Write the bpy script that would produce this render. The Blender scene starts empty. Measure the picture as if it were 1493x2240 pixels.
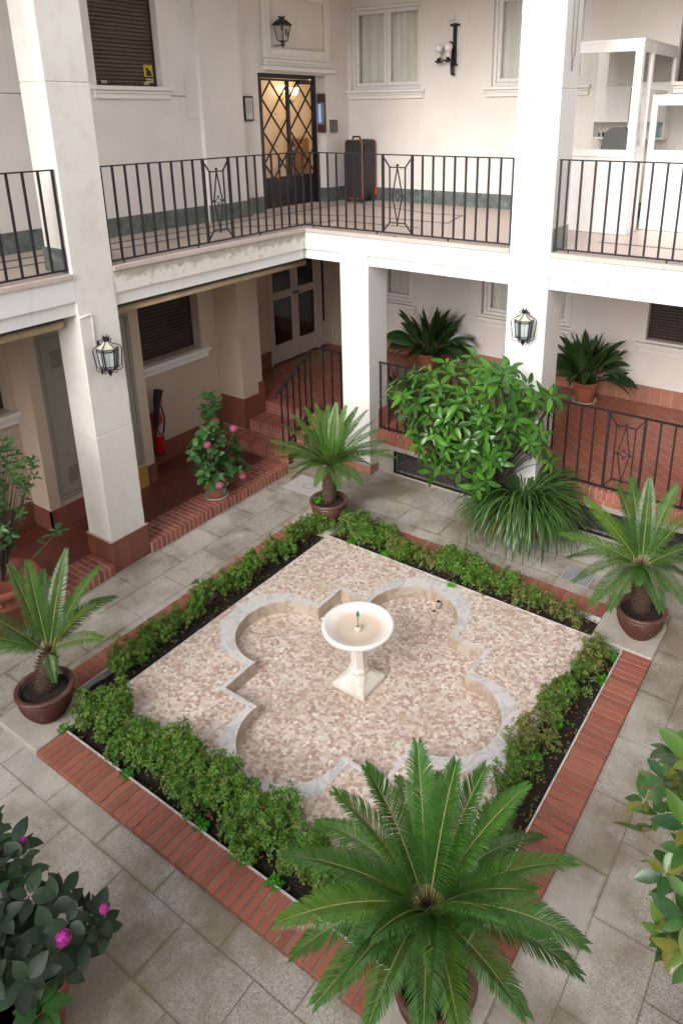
import bpy, math, random
import numpy as np
from mathutils import Vector, Matrix
sc = bpy.context.scene
R = math.radians
PI = math.pi
random.seed(7); np.random.seed(7)

# ------------------------------------------------------------------ camera
CAM = dict(cx=5.9226, cy=-7.0411, cz=4.5005, yaw=0.6008, pit=-0.3312, rol=-0.0075, f=1599.77, ppx=827.88, ppy=795.47)
def _rot():
    yaw, pit, rol = CAM['yaw'], CAM['pit'], CAM['rol']
    cy, sy, cp, sp = math.cos(yaw), math.sin(yaw), math.cos(pit), math.sin(pit)
    F = Vector((-sy*cp, cy*cp, sp)); Rt = Vector((cy, sy, 0)); U = Rt.cross(F)
    c, s = math.cos(rol), math.sin(rol)
    return F, Rt*c + U*s, -Rt*s + U*c
F_, R_, U_ = _rot()
EYE = Vector((CAM['cx'], CAM['cy'], CAM['cz']))
cam = bpy.data.cameras.new('camera'); co = bpy.data.objects.new('camera', cam); sc.collection.objects.link(co)
m3 = Matrix((R_, U_, -F_)).transposed()
co.matrix_world = Matrix.Translation(EYE) @ m3.to_4x4()
cam.sensor_fit = 'VERTICAL'; cam.sensor_height = 36; cam.sensor_width = 24
cam.lens = CAM['f']/2240*36
cam.shift_x = (746.5-CAM['ppx'])/2240; cam.shift_y = -(1120-CAM['ppy'])/2240
cam.clip_start = .05; cam.clip_end = 200
sc.camera = co

# ------------------------------------------------------------------ world, sun, exposure
w = bpy.data.worlds.new('World'); sc.world = w; w.use_nodes = True
nt = w.node_tree; bg = nt.nodes['Background']
sky = nt.nodes.new('ShaderNodeTexSky'); sky.sky_type = 'NISHITA'; sky.sun_disc = False
SUN_AZ = R(176)      # compass direction of the sun, measured from +y clockwise
SUN_EL = R(30)
sky.sun_elevation = SUN_EL; sky.sun_rotation = SUN_AZ
sky.air_density = 1.0; sky.dust_density = 6.0; sky.ozone_density = 1.0; sky.altitude = 600
hs = nt.nodes.new('ShaderNodeHueSaturation'); hs.inputs['Saturation'].default_value = .35   # overcast: nearly grey
nt.links.new(sky.outputs[0], hs.inputs['Color']); nt.links.new(hs.outputs[0], bg.inputs[0]); bg.inputs[1].default_value = 0.15
sl = bpy.data.lights.new('sun', 'SUN'); so = bpy.data.objects.new('sun', sl); sc.collection.objects.link(so)
sl.energy = 1.5; sl.angle = R(52); sl.color = (1.0, .985, .975)
sd = Vector((math.sin(SUN_AZ)*math.cos(SUN_EL), math.cos(SUN_AZ)*math.cos(SUN_EL), math.sin(SUN_EL)))
so.rotation_euler = (-sd).to_track_quat('-Z', 'Y').to_euler()
sc.view_settings.view_transform = 'Standard'; sc.view_settings.look = 'None'
sc.view_settings.exposure = 0.76; sc.view_settings.gamma = 1
sc.cycles.max_bounces = 8; sc.cycles.diffuse_bounces = 5; sc.cycles.transparent_max_bounces = 12
sc.cycles.use_denoising = True
sc.cycles.sample_clamp_indirect = 6

# ------------------------------------------------------------------ helpers
def at(px, py, ax, val):
    """world point where the photo's pixel (px, py) meets the plane ax = val"""
    v = F_ + R_*((px-CAM['ppx'])/CAM['f']) - U_*((py-CAM['ppy'])/CAM['f'])
    i = 'xyz'.index(ax); t = (val-EYE[i])/v[i]
    return EYE + v*t
OFF = {}
def tag(o, label=None, cat=None, group=None, kind=None):
    if label: o['label'] = label
    if cat: o['category'] = cat
    if group: o['group'] = group
    if kind: o['kind'] = kind
    return o
def thing(name, label, cat, loc=(0, 0, 0), group=None, rz=0, kind=None):
    o = bpy.data.objects.new(name, None); sc.collection.objects.link(o); o.location = loc; o.rotation_euler = (0, 0, rz)
    OFF[o.name] = Vector(loc)
    return tag(o, label, cat, group, kind)
class MB:
    def __init__(s): s.v = []; s.f = []; s.n = 0; s.sm = []
    def add(s, vs, fs, smooth=False):
        vs = np.asarray(vs, float).reshape(-1, 3); s.v.append(vs)
        for f in fs: s.f.append(tuple(i+s.n for i in f)); s.sm.append(smooth)
        s.n += len(vs); return s
    def box(s, x0, x1, y0, y1, z0, z1, b=0):
        x0, x1 = min(x0, x1), max(x0, x1); y0, y1 = min(y0, y1), max(y0, y1); z0, z1 = min(z0, z1), max(z0, z1)
        if b <= 0:
            v = [(x, y, z) for z in (z0, z1) for y in (y0, y1) for x in (x0, x1)]
            return s.add(v, [(0, 2, 3, 1), (4, 5, 7, 6), (0, 1, 5, 4), (2, 6, 7, 3), (0, 4, 6, 2), (1, 3, 7, 5)])
        b = min(b, (x1-x0)*.45, (y1-y0)*.45, (z1-z0)*.45)
        # chamfered box (24 verts)
        vs = []; idx = {}
        for sx in (0, 1):
            for sy in (0, 1):
                for sz in (0, 1):
                    X, Y, Z = (x0, x1)[sx], (y0, y1)[sy], (z0, z1)[sz]
                    ix, iy, iz = (b, -b)[sx], (b, -b)[sy], (b, -b)[sz]
                    idx[sx, sy, sz] = len(vs)
                    vs += [(X, Y+iy, Z+iz), (X+ix, Y, Z+iz), (X+ix, Y+iy, Z)]
        I = idx; fs = []
        fs.append([I[0,0,0], I[0,0,1], I[0,1,1], I[0,1,0]]); fs.append([I[1,0,0], I[1,1,0], I[1,1,1], I[1,0,1]])
        fs.append([I[0,0,0]+1, I[1,0,0]+1, I[1,0,1]+1, I[0,0,1]+1]); fs.append([I[0,1,0]+1, I[0,1,1]+1, I[1,1,1]+1, I[1,1,0]+1])
        fs.append([I[0,0,0]+2, I[0,1,0]+2, I[1,1,0]+2, I[1,0,0]+2]); fs.append([I[0,0,1]+2, I[1,0,1]+2, I[1,1,1]+2, I[0,1,1]+2])
        for k in (0, 1):
            for j in (0, 1):
                fs.append([I[k,j,0]+0, I[k,j,1]+0, I[k,j,1]+1, I[k,j,0]+1])
                fs.append([I[k,0,j]+0, I[k,1,j]+0, I[k,1,j]+2, I[k,0,j]+2])
                fs.append([I[0,k,j]+1, I[1,k,j]+1, I[1,k,j]+2, I[0,k,j]+2])
        for q in I.values(): fs.append([q, q+1, q+2])
        return s.add(vs, fs)
    def obox(s, c, ux, uy, uz):
        c, ux, uy, uz = map(Vector, (c, ux, uy, uz))
        v = [c+ux*a+uy*b+uz*d for d in (-1, 1) for b in (-1, 1) for a in (-1, 1)]
        return s.add(v, [(0, 2, 3, 1), (4, 5, 7, 6), (0, 1, 5, 4), (2, 6, 7, 3), (0, 4, 6, 2), (1, 3, 7, 5)])
    def bar(s, a, b, w, h=None, up=(0, 0, 1)):
        a, b = Vector(a), Vector(b); d = (b-a); L = d.length; d.normalize(); up = Vector(up)
        if abs(d.dot(up)) > .95: up = Vector((1, 0, 0)) if abs(d.x) < .9 else Vector((0, 1, 0))
        sx = d.cross(up).normalized(); uz = sx.cross(d).normalized()
        return s.obox((a+b)/2, d*(L/2), sx*(w/2), uz*((h or w)/2))
    def tube(s, pts, r, n=8, cap=True):
        pts = [Vector(p) for p in pts]; rr = r if hasattr(r, '__len__') else [r]*len(pts)
        vs = []; prev = None
        for i, p in enumerate(pts):
            t = (pts[min(i+1, len(pts)-1)]-pts[max(i-1, 0)]).normalized()
            if prev is None:
                a = Vector((0, 0, 1)) if abs(t.z) < .9 else Vector((1, 0, 0))
                prev = t.cross(a).normalized()
            u = (prev - t*prev.dot(t)).normalized(); prev = u; v = t.cross(u)
            for k in range(n):
                an = 2*PI*k/n; vs.append(p+(u*math.cos(an)+v*math.sin(an))*rr[i])
        fs = []
        for i in range(len(pts)-1):
            for k in range(n):
                k2 = (k+1) % n; fs.append((i*n+k, i*n+k2, (i+1)*n+k2, (i+1)*n+k))
        if cap:
            fs.append(tuple(range(n))[::-1]); fs.append(tuple((len(pts)-1)*n+k for k in range(n)))
        return s.add(vs, fs, True)
    def lathe(s, prof, c=(0, 0, 0), n=32, smooth=True, close=False, rot=0):
        vs = []; fs = []; c = Vector(c)
        for (r, z) in prof:
            for k in range(n):
                an = 2*PI*k/n+rot; vs.append((c.x+r*math.cos(an), c.y+r*math.sin(an), c.z+z))
        for i in range(len(prof)-1):
            for k in range(n):
                k2 = (k+1) % n; fs.append((i*n+k, i*n+k2, (i+1)*n+k2, (i+1)*n+k))
        if prof[0][0] > 1e-5: fs.append(tuple(range(n))[::-1])
        if prof[-1][0] > 1e-5: fs.append(tuple((len(prof)-1)*n+k for k in range(n)))
        return s.add(vs, fs, smooth)
    def sphere(s, c, r, n=10, sq=(1, 1, 1)):
        vs = []; c = Vector(c)
        m = max(4, n//2)
        for i in range(m+1):
            th = PI*i/m
            for k in range(n):
                an = 2*PI*k/n
                vs.append((c.x+r*sq[0]*math.sin(th)*math.cos(an), c.y+r*sq[1]*math.sin(th)*math.sin(an), c.z-r*sq[2]*math.cos(th)))
        fs = [(i*n+k, i*n+(k+1) % n, (i+1)*n+(k+1) % n, (i+1)*n+k) for i in range(m) for k in range(n)]
        return s.add(vs, fs, True)
    def quad(s, a, b, c, d): return s.add([a, b, c, d], [(0, 1, 2, 3)])
    def prism(s, poly, z0, z1):
        n = len(poly); vs = [(x, y, z0) for x, y in poly]+[(x, y, z1) for x, y in poly]
        fs = [tuple(range(n))[::-1], tuple(range(n, 2*n))]+[(i, (i+1) % n, n+(i+1) % n, n+i) for i in range(n)]
        return s.add(vs, fs)
    def scatter(s, tv, tf, M, P, smooth=True):
        """copies of template (tv, tf) with 3x3 matrices M (N,3,3) at P (N,3)"""
        tv = np.asarray(tv, float); M = np.asarray(M, float); P = np.asarray(P, float)
        if len(P) == 0: return s
        V = np.einsum('nij,vj->nvi', M, tv)+P[:, None, :]
        k = len(tv); base = s.n
        s.v.append(V.reshape(-1, 3)); s.n += k*len(P)
        for i in range(len(P)):
            o = base+i*k
            for f in tf: s.f.append(tuple(j+o for j in f)); s.sm.append(smooth)
        return s
    def build(s, name, mat, parent=None, label=None):
        me = bpy.data.meshes.new(name)
        v = np.concatenate(s.v) if s.v else np.zeros((0, 3))
        off = OFF.get(parent.name, Vector()) if parent else Vector()
        v = v-np.array(off)
        me.from_pydata(v.tolist(), [], s.f)
        if any(s.sm): me.polygons.foreach_set('use_smooth', s.sm)
        me.update()
        if mat: me.materials.append(mat)
        o = bpy.data.objects.new(name, me); sc.collection.objects.link(o)
        if parent: o.parent = parent; OFF[o.name] = off
        else: OFF[o.name] = Vector()
        if label: o['label'] = label
        return o
def mbox(*a): return MB().box(*a)
def copy_tree(o, parent=None):
    c = o.copy(); sc.collection.objects.link(c)
    if parent: c.parent = parent
    for ch in list(o.children): copy_tree(ch, c)
    return c

# ------------------------------------------------------------------ materials
class NT:
    def __init__(s, name):
        s.m = bpy.data.materials.new(name); s.m.use_nodes = True; s.t = s.m.node_tree
        s.b = s.t.nodes['Principled BSDF']; s.out = s.t.nodes['Material Output']; s._co = None
    def n(s, typ, **kw):
        x = s.t.nodes.new(typ)
        for k, v in kw.items(): setattr(x, k, v)
        return x
    def l(s, a, b): s.t.links.new(a, b)
    def co(s, rz=0, sc_=(1, 1, 1), loc=(0, 0, 0), rot=None):
        tc = s.n('ShaderNodeTexCoord'); mp = s.n('ShaderNodeMapping')
        mp.inputs['Rotation'].default_value = rot or (0, 0, rz); mp.inputs['Scale'].default_value = sc_; mp.inputs['Location'].default_value = loc
        s.l(tc.outputs['Object'], mp.inputs[0]); return mp.outputs[0]
    def noise(s, scale, detail=3, vec=None, rough=.55):
        x = s.n('ShaderNodeTexNoise'); x.inputs['Scale'].default_value = scale; x.inputs['Detail'].default_value = detail; x.inputs['Roughness'].default_value = rough
        s.l(vec or s.co(), x.inputs['Vector']); return x.outputs['Fac']
    def ramp(s, fac, stops, interp='LINEAR'):
        x = s.n('ShaderNodeValToRGB'); x.color_ramp.interpolation = interp; cr = x.color_ramp
        while len(cr.elements) < len(stops): cr.elements.new(.5)
        for e, (p, c) in zip(cr.elements, stops): e.position = p; e.color = (*c, 1) if len(c) == 3 else c
        s.l(fac, x.inputs[0]); return x.outputs[0]
    def mix(s, fac, a, b, mode='MIX'):
        x = s.n('ShaderNodeMix', data_type='RGBA', blend_type=mode)
        if isinstance(fac, (int, float)): x.inputs[0].default_value = fac
        else: s.l(fac, x.inputs[0])
        for i, q in ((6, a), (7, b)):
            if isinstance(q, tuple): x.inputs[i].default_value = (*q[:3], 1)
            else: s.l(q, x.inputs[i])
        return x.outputs[2]
    def math(s, op, a, b=None, clamp=False):
        x = s.n('ShaderNodeMath', operation=op); x.use_clamp = clamp
        for i, q in ((0, a), (1, b)):
            if q is None: continue
            if isinstance(q, (int, float)): x.inputs[i].default_value = q
            else: s.l(q, x.inputs[i])
        return x.outputs[0]
    def col(s, c):
        if isinstance(c, tuple): s.b.inputs['Base Color'].default_value = (*c, 1)
        else: s.l(c, s.b.inputs['Base Color'])
    def rough(s, r):
        if isinstance(r, (int, float)): s.b.inputs['Roughness'].default_value = r
        else: s.l(r, s.b.inputs['Roughness'])
    def bump(s, h, strength=.3, dist=.01):
        x = s.n('ShaderNodeBump'); x.inputs['Strength'].default_value = strength; x.inputs['Distance'].default_value = dist
        s.l(h, x.inputs['Height']); s.l(x.outputs[0], s.b.inputs['Normal']); return x
    def island(s):
        return s.n('ShaderNodeNewGeometry').outputs['Random Per Island']
def g01(lo, hi): return (lo, (0, 0, 0)), (hi, (1, 1, 1))
def potmat(name, c, r):
    t = NT(name); a = t.mix(t.ramp(t.noise(7, 5, rough=.7), ((.35, (0, 0, 0)), (.75, (.7, .7, .7)))), c, tuple(x*.62 for x in c))
    lime = t.ramp(t.noise(5.5, 7, t.co(loc=(4, 4, 2), sc_=(1, 1, .6)), rough=.75), ((.55, (0, 0, 0)), (.74, (.55, .55, .55))))
    a = t.mix(lime, a, (.42, .34, .28)); t.col(a); t.rough(t.ramp(lime, ((0, (r,)*3), (.5, (.85,)*3)))); t.bump(t.noise(70, 4), .25, .002); return t.m
def simple(name, c, r=.6, metal=0, var=.12, vs=9, bump=0, bs=60, coat=0):
    t = NT(name); n = t.noise(vs, 4)
    d = tuple(x*(1-var) for x in c); h = tuple(min(1, x*(1+var)) for x in c)
    t.col(t.ramp(n, ((.3, d), (.7, h)))); t.rough(r); t.b.inputs['Metallic'].default_value = metal
    if bump: t.bump(t.noise(bs, 4), bump, .004)
    if coat: t.b.inputs['Coat Weight'].default_value = coat
    return t.m
def plaster(name, c, stain=.12, bump=.25, mould=False, streak=True, edge=False):
    t = NT(name); g = t.noise(1.3, 5); f = t.noise(90, 3)
    a = t.mix(t.ramp(g, g01(.35, .7)), tuple(x*(1-stain) for x in c), c)
    if streak:
        sv = t.noise(1.0, 4, t.co(sc_=(7, 7, .55)))
        a = t.mix(t.ramp(sv, ((.60, (0, 0, 0)), (.80, (.22, .22, .22)))), a, tuple(x*.62 for x in (c[0], c[1]*.98, c[2]*.92)))
    if mould:   # peeling and mossy weathering under the ledge of the left gallery
        tc = t.n('ShaderNodeTexCoord'); sp = t.n('ShaderNodeSeparateXYZ'); t.l(tc.outputs['Object'], sp.inputs[0])
        n2 = t.noise(7, 6, rough=.7)
        h = t.math('ADD', t.math('MULTIPLY', sp.outputs['Z'], 9.0), t.math('MULTIPLY', n2, 3.2))
        mk = t.ramp(t.math('SUBTRACT', h, 28.2), g01(.35, .75))
        yg = t.ramp(t.noise(11, 4), ((.4, (.20, .16, .10)), (.6, (.30, .27, .12)), (.75, (.42, .36, .25))))
        a = t.mix(t.math('MULTIPLY', mk, .62), a, yg)
        fl = t.noise(9, 7, rough=.75)
        a = t.mix(t.ramp(fl, ((.56, (0, 0, 0)), (.59, (.6, .6, .6)))), a, (.55, .47, .38))
        t.bump(t.math('ADD', t.ramp(fl, g01(.59, .62)), t.math('MULTIPLY', f, .2)), .8, .006)
    else: t.bump(t.math('ADD', f, t.math('MULTIPLY', g, .6)), bump, .003)
    if edge:    # grime along the far corner of the lantern pillar and towards its foot
        tc = t.n('ShaderNodeTexCoord'); sp = t.n('ShaderNodeSeparateXYZ'); t.l(tc.outputs['Object'], sp.inputs[0])
        h = t.math('ADD', t.math('MULTIPLY', t.math('ADD', sp.outputs['Y'], 2.822), 16), t.math('MULTIPLY', t.noise(9, 6, rough=.7), 1.0))
        lo = t.math('LESS_THAN', sp.outputs['Z'], 3.05)
        a = t.mix(t.math('MULTIPLY', t.math('MULTIPLY', t.ramp(h, ((.22, (0, 0, 0)), (.55, (.75, .75, .75)))), lo), 1), a, (.24, .19, .13))
        a = t.mix(t.math('MULTIPLY', t.ramp(t.noise(4.5, 6, rough=.7), ((.5, (0, 0, 0)), (.72, (.3, .3, .3)))), 1), a, (.50, .44, .37))
    t.col(a); t.rough(.75); return t.m
M = {}
M['facade'] = plaster('facade_paint', (.80, .79, .775), .05)
M['facade_old'] = plaster('weathered_facade_paint', (.80, .76, .71), .10, mould=True)
M['inner'] = plaster('inner_plaster', (.80, .755, .715), .10)
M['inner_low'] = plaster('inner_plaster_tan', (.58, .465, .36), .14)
M['trim'] = plaster('white_moulding', (.84, .81, .77), .06, streak=False)
M['ceiling'] = plaster('ceiling_paint', (.74, .70, .64), .06, streak=False)
M['closet'] = simple('closet_door_paint', (.27, .25, .215), .5, var=.06)
M['iron'] = simple('black_iron', (.022, .020, .026), .42, .3, .2, 30, .15)
M['black'] = simple('black_paint', (.015, .014, .015), .3, .1)
M['frame'] = simple('white_lacquer', (.80, .78, .765), .35, var=.04)
M['frame_gray'] = simple('door_paint', (.50, .44, .385), .5, var=.06)
M['dark'] = simple('dark_room', (.05, .045, .04), .9)
M['room'] = simple('room_wall', (.55, .50, .42), .9)
M['awning'] = simple('awning_canvas', (.50, .38, .24), .8, var=.15, vs=6, bump=.2)
M['rubber'] = simple('rubber', (.02, .02, .02), .6)
M['brass'] = simple('brass', (.6, .42, .16), .35, .9)
M['mort'] = simple('mortar', (.20, .165, .12), .9, var=.45, vs=14, bump=.4)
M['mort_light'] = simple('pale_mortar', (.42, .33, .27), .9, var=.2, vs=25, bump=.4)
def brickmat(name, cs, rough=.75, dirt=(.11, .10, .065), dw=.55):
    t = NT(name); i = t.island()
    c = t.ramp(i, tuple((k/(len(cs)-1), q) for k, q in enumerate(cs)))
    n = t.noise(14, 6, rough=.7)
    c = t.mix(t.ramp(n, ((.5, (0, 0, 0)), (.78, (dw, dw, dw)))), c, dirt)
    c = t.mix(t.ramp(t.noise(120, 2), ((.3, (.0, .0, .0)), (.75, (.22, .22, .22)))), c, (.42, .22, .15))
    t.col(c); t.rough(rough); t.bump(t.noise(110, 4), .35, .002); return t.m
M['brick'] = brickmat('clay_brick', ((.25, .066, .044), (.33, .088, .056), (.37, .11, .072), (.29, .078, .052)))
M['brick_dk'] = brickmat('gallery_brick', ((.20, .050, .038), (.30, .080, .055), (.36, .11, .075)), .6, dw=.2)
def tiles(name, c1, c2, cm, bw, bh, rz=0, ms=.006, rough=.4, off=.5, rot=None, bump=.35, dirt=.3):
    t = NT(name); v = t.co(rz, rot=rot)
    b = t.n('ShaderNodeTexBrick'); b.offset = off
    b.inputs['Color1'].default_value = (*c1, 1); b.inputs['Color2'].default_value = (*c2, 1); b.inputs['Mortar'].default_value = (*cm, 1)
    b.inputs['Scale'].default_value = 1; b.inputs['Brick Width'].default_value = bw; b.inputs['Row Height'].default_value = bh
    b.inputs['Mortar Size'].default_value = ms; b.inputs['Mortar Smooth'].default_value = .2; b.inputs['Bias'].default_value = -.1
    t.l(v, b.inputs['Vector'])
    n = t.noise(5, 6, rough=.65)
    c = t.mix(t.ramp(n, ((.35, (0, 0, 0)), (.8, (dirt, dirt, dirt)))), b.outputs['Color'], tuple(x*.45 for x in c1))
    t.col(c); t.rough(t.ramp(t.noise(9, 3), ((.3, (rough*.8,)*3), (.7, (min(1, rough*1.3),)*3))))
    t.bump(t.math('SUBTRACT', 1, b.outputs['Fac']), bump, .003); return t.m
M['floor_up'] = simple('pink_travertine', (.56, .45, .39), .33, var=.10, vs=14)
M['strip'] = simple('slate_strip', (.10, .10, .095), .35)
M['ledge'] = plaster('ledge_stone', (.60, .50, .445), .18, streak=False)
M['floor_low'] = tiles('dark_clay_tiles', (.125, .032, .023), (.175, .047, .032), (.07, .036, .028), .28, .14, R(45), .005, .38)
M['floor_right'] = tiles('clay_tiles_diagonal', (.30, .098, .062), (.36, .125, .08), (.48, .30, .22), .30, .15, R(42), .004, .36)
def skirt(name, c, axis):
    rot = (R(90), 0, 0) if axis == 'y' else (R(90), 0, R(90))
    t = NT(name); tc = t.n('ShaderNodeTexCoord'); sp = t.n('ShaderNodeSeparateXYZ'); t.l(tc.outputs['Object'], sp.inputs[0])
    u = t.math('MULTIPLY', sp.outputs['XY'.index('X' if axis == 'y' else 'Y')], 1/.152)
    fr = t.math('FRACT', u); j = t.math('LESS_THAN', t.math('ABSOLUTE', t.math('SUBTRACT', fr, .5)), .47)
    cell = t.math('FLOOR', u); wn = t.n('ShaderNodeTexWhiteNoise', noise_dimensions='1D'); t.l(cell, wn.inputs['W'])
    cc = t.mix(wn.outputs['Value'], tuple(x*.86 for x in c), tuple(min(1, x*1.12) for x in c))
    cc = t.mix(t.ramp(t.noise(6, 5), ((.4, (0, 0, 0)), (.8, (.4, .4, .4)))), cc, tuple(x*.5 for x in c))
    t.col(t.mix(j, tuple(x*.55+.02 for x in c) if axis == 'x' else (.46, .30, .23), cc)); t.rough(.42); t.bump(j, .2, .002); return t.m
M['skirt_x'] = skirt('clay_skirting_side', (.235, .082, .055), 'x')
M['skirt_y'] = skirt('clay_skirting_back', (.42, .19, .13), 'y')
def marble_g():
    t = NT('green_marble'); w_ = t.noise(6, 8, rough=.7)
    v = t.n('ShaderNodeTexVoronoi', feature='DISTANCE_TO_EDGE'); v.inputs['Scale'].default_value = 9
    nn = t.n('ShaderNodeTexNoise'); nn.inputs['Scale'].default_value = 5; nn.inputs['Detail'].default_value = 6
    t.l(t.co(), nn.inputs['Vector']); t.l(nn.outputs['Color'], v.inputs['Vector'])
    c = t.ramp(w_, ((.3, (.055, .070, .064)), (.55, (.125, .150, .138)), (.75, (.28, .31, .29))))
    c = t.mix(t.ramp(v.outputs['Distance'], ((0, (.4, .4, .4)), (.03, (0, 0, 0)))), c, (.40, .44, .41))
    t.col(c); t.rough(.25); return t.m
M['green'] = marble_g()
def marble_w(name, base, vein, dirt=.25, rough=.45):
    t = NT(name)
    nn = t.n('ShaderNodeTexNoise'); nn.inputs['Scale'].default_value = 3.2; nn.inputs['Detail'].default_value = 9; nn.inputs['Roughness'].default_value = .65; nn.inputs['Distortion'].default_value = 1.6
    t.l(t.co(), nn.inputs['Vector'])
    c = t.ramp(nn.outputs['Fac'], ((.40, base), (.49, vein), (.53, base), (.68, tuple(x*.9 for x in base))))
    c = t.mix(t.ramp(t.noise(4, 5), ((.45, (0, 0, 0)), (.75, (dirt,)*3))), c, (.42, .33, .24))
    t.col(c); t.rough(rough); t.bump(t.noise(60, 4), .12, .002); return t.m
M['marble'] = marble_w('white_marble', (.66, .63, .61), (.46, .46, .48))
M['marble_clean'] = marble_w('fountain_marble', (.76, .72, .66), (.64, .59, .53), .42, .4)
M['slabstone'] = marble_w('corner_slab_stone', (.50, .46, .41), (.42, .385, .34), .55, .6)
def terrazzo(name, dirt):
    t = NT(name)
    vec = t.co(rz=R(20))
    nn = t.n('ShaderNodeTexNoise'); nn.inputs['Scale'].default_value = 20; nn.inputs['Detail'].default_value = 1; t.l(vec, nn.inputs['Vector'])
    vm = t.n('ShaderNodeVectorMath', operation='MULTIPLY_ADD'); t.l(nn.outputs['Color'], vm.inputs[0]); vm.inputs[1].default_value = (.012, .012, 0); t.l(vec, vm.inputs[2])
    fl = t.n('ShaderNodeVectorMath', operation='MULTIPLY'); t.l(vm.outputs[0], fl.inputs[0]); fl.inputs[1].default_value = (1, 1, 0)
    v = t.n('ShaderNodeTexVoronoi'); v.inputs['Scale'].default_value = 37; v.inputs['Randomness'].default_value = 1
    t.l(fl.outputs[0], v.inputs['Vector'])
    ve = t.n('ShaderNodeTexVoronoi', feature='DISTANCE_TO_EDGE'); ve.inputs['Scale'].default_value = 37; t.l(fl.outputs[0], ve.inputs['Vector'])
    e = t.n('ShaderNodeSeparateColor'); t.l(v.outputs['Color'], e.inputs[0])
    c = t.ramp(e.outputs[0], ((0, (.44, .30, .25)), (.14, (.50, .36, .305)), (.32, (.62, .49, .41)), (.46, (.69, .57, .48)), (.60, (.68, .61, .54)), (.78, (.73, .67, .60)), (.92, (.58, .45, .385))), 'CONSTANT')
    c = t.mix(1.0, c, t.ramp(e.outputs[1], ((0, (.86, .86, .86)), (1, (1.12, 1.12, 1.12)))), 'MULTIPLY')
    c = t.mix(t.ramp(ve.outputs['Distance'], ((.0, (.55, .55, .55)), (.045, (0, 0, 0)))), c, (.50, .41, .34))
    v2 = t.n('ShaderNodeTexVoronoi', feature='F1', distance='EUCLIDEAN'); v2.inputs['Scale'].default_value = 210
    c = t.mix(.10, c, v2.outputs['Color'], 'SOFT_LIGHT')
    # slab joints every 0.42 m
    b = t.n('ShaderNodeTexBrick'); b.offset = 0
    b.inputs['Scale'].default_value = 1; b.inputs['Brick Width'].default_value = .416; b.inputs['Row Height'].default_value = .416; b.inputs['Mortar Size'].default_value = .0018
    t.l(t.co(loc=(.07, .04, 0)), b.inputs['Vector'])
    c = t.mix(t.math('MULTIPLY', b.outputs['Fac'], .55), c, (.22, .17, .12))
    c = t.mix(t.ramp(t.noise(2.2, 7, rough=.65), ((.45, (0, 0, 0)), (.75, (dirt,)*3))), c, (.42, .32, .22))
    t.col(c); t.rough(.38); t.bump(t.noise(80, 3), .06, .001); return t.m
M['terrazzo'] = terrazzo('broken_marble_tiles', .35)
M['terrazzo_low'] = terrazzo('basin_broken_marble_tiles', .6)
def paving(name, rz, bw, bh, loc=(0, 0, 0)):
    t = NT(name); v = t.co(rz, loc=loc)
    wob = t.n('ShaderNodeTexNoise'); wob.inputs['Scale'].default_value = 3; t.l(v, wob.inputs['Vector'])
    vm = t.n('ShaderNodeVectorMath', operation='MULTIPLY_ADD'); t.l(wob.outputs['Color'], vm.inputs[0]); vm.inputs[1].default_value = (.012, .012, 0); t.l(v, vm.inputs[2])
    b = t.n('ShaderNodeTexBrick'); b.offset = .5
    b.inputs['Color1'].default_value = (1, 1, 1, 1); b.inputs['Color2'].default_value = (.80, .80, .80, 1); b.inputs['Mortar'].default_value = (.5, .5, .5, 1)
    b.inputs['Scale'].default_value = 1; b.inputs['Brick Width'].default_value = bw; b.inputs['Row Height'].default_value = bh
    b.inputs['Mortar Size'].default_value = .0055; b.inputs['Mortar Smooth'].default_value = .6
    t.l(vm.outputs[0], b.inputs['Vector'])
    vo = t.n('ShaderNodeTexVoronoi'); vo.inputs['Scale'].default_value = 170; t.l(t.co(), vo.inputs['Vector'])
    sp = t.n('ShaderNodeSeparateColor'); t.l(vo.outputs['Color'], sp.inputs[0])
    ag = t.ramp(sp.outputs[0], ((0, (.25, .215, .18)), (.25, (.39, .345, .30)), (.6, (.46, .415, .37)), (.85, (.56, .52, .475))))
    c = t.mix(1.0, ag, b.outputs['Color'], 'MULTIPLY')
    big = t.noise(1.1, 7, rough=.68)
    c = t.mix(t.ramp(big, ((.45, (0, 0, 0)), (.60, (.80, .80, .80)))), c, (.20, .16, .115))
    c = t.mix(t.ramp(t.noise(.8, 6, t.co(loc=(3, 8, 1))), ((.5, (0, 0, 0)), (.66, (.62, .62, .62)))), c, (.66, .63, .58))
    gr = t.ramp(t.noise(2.6, 6, t.co(loc=(9, 2, 4)), rough=.7), ((.45, (0, 0, 0)), (.64, (1, 1, 1))))
    # moss creeps along the joints and over damp corners
    b2 = t.n('ShaderNodeTexBrick'); b2.offset = .5
    b2.inputs['Scale'].default_value = 1; b2.inputs['Brick Width'].default_value = bw; b2.inputs['Row Height'].default_value = bh
    b2.inputs['Mortar Size'].default_value = .03; b2.inputs['Mortar Smooth'].default_value = 1
    t.l(vm.outputs[0], b2.inputs['Vector'])
    c = t.mix(t.math('MULTIPLY', gr, t.math('ADD', .26, t.math('MULTIPLY', b2.outputs['Fac'], .6)), True), c, (.17, .155, .06))
    c = t.mix(t.math('MULTIPLY', b.outputs['Fac'], t.ramp(t.noise(2.3, 5), ((.35, (.05, .05, .05)), (.68, (.75, .75, .75))))), c, (.13, .115, .075))
    t.col(c); t.rough(.8)
    hh = t.math('SUBTRACT', t.math('MULTIPLY', sp.outputs[1], .25), t.math('MULTIPLY', b.outputs['Fac'], 1.2))
    t.bump(hh, .5, .004); return t.m
M['pave'] = paving('washed_gravel_slabs', 0, .56, .37, (.1, .03, 0))
M['pave_side'] = paving('washed_gravel_slabs_side', R(90), .56, .37, (.35, -.06, 0))
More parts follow.
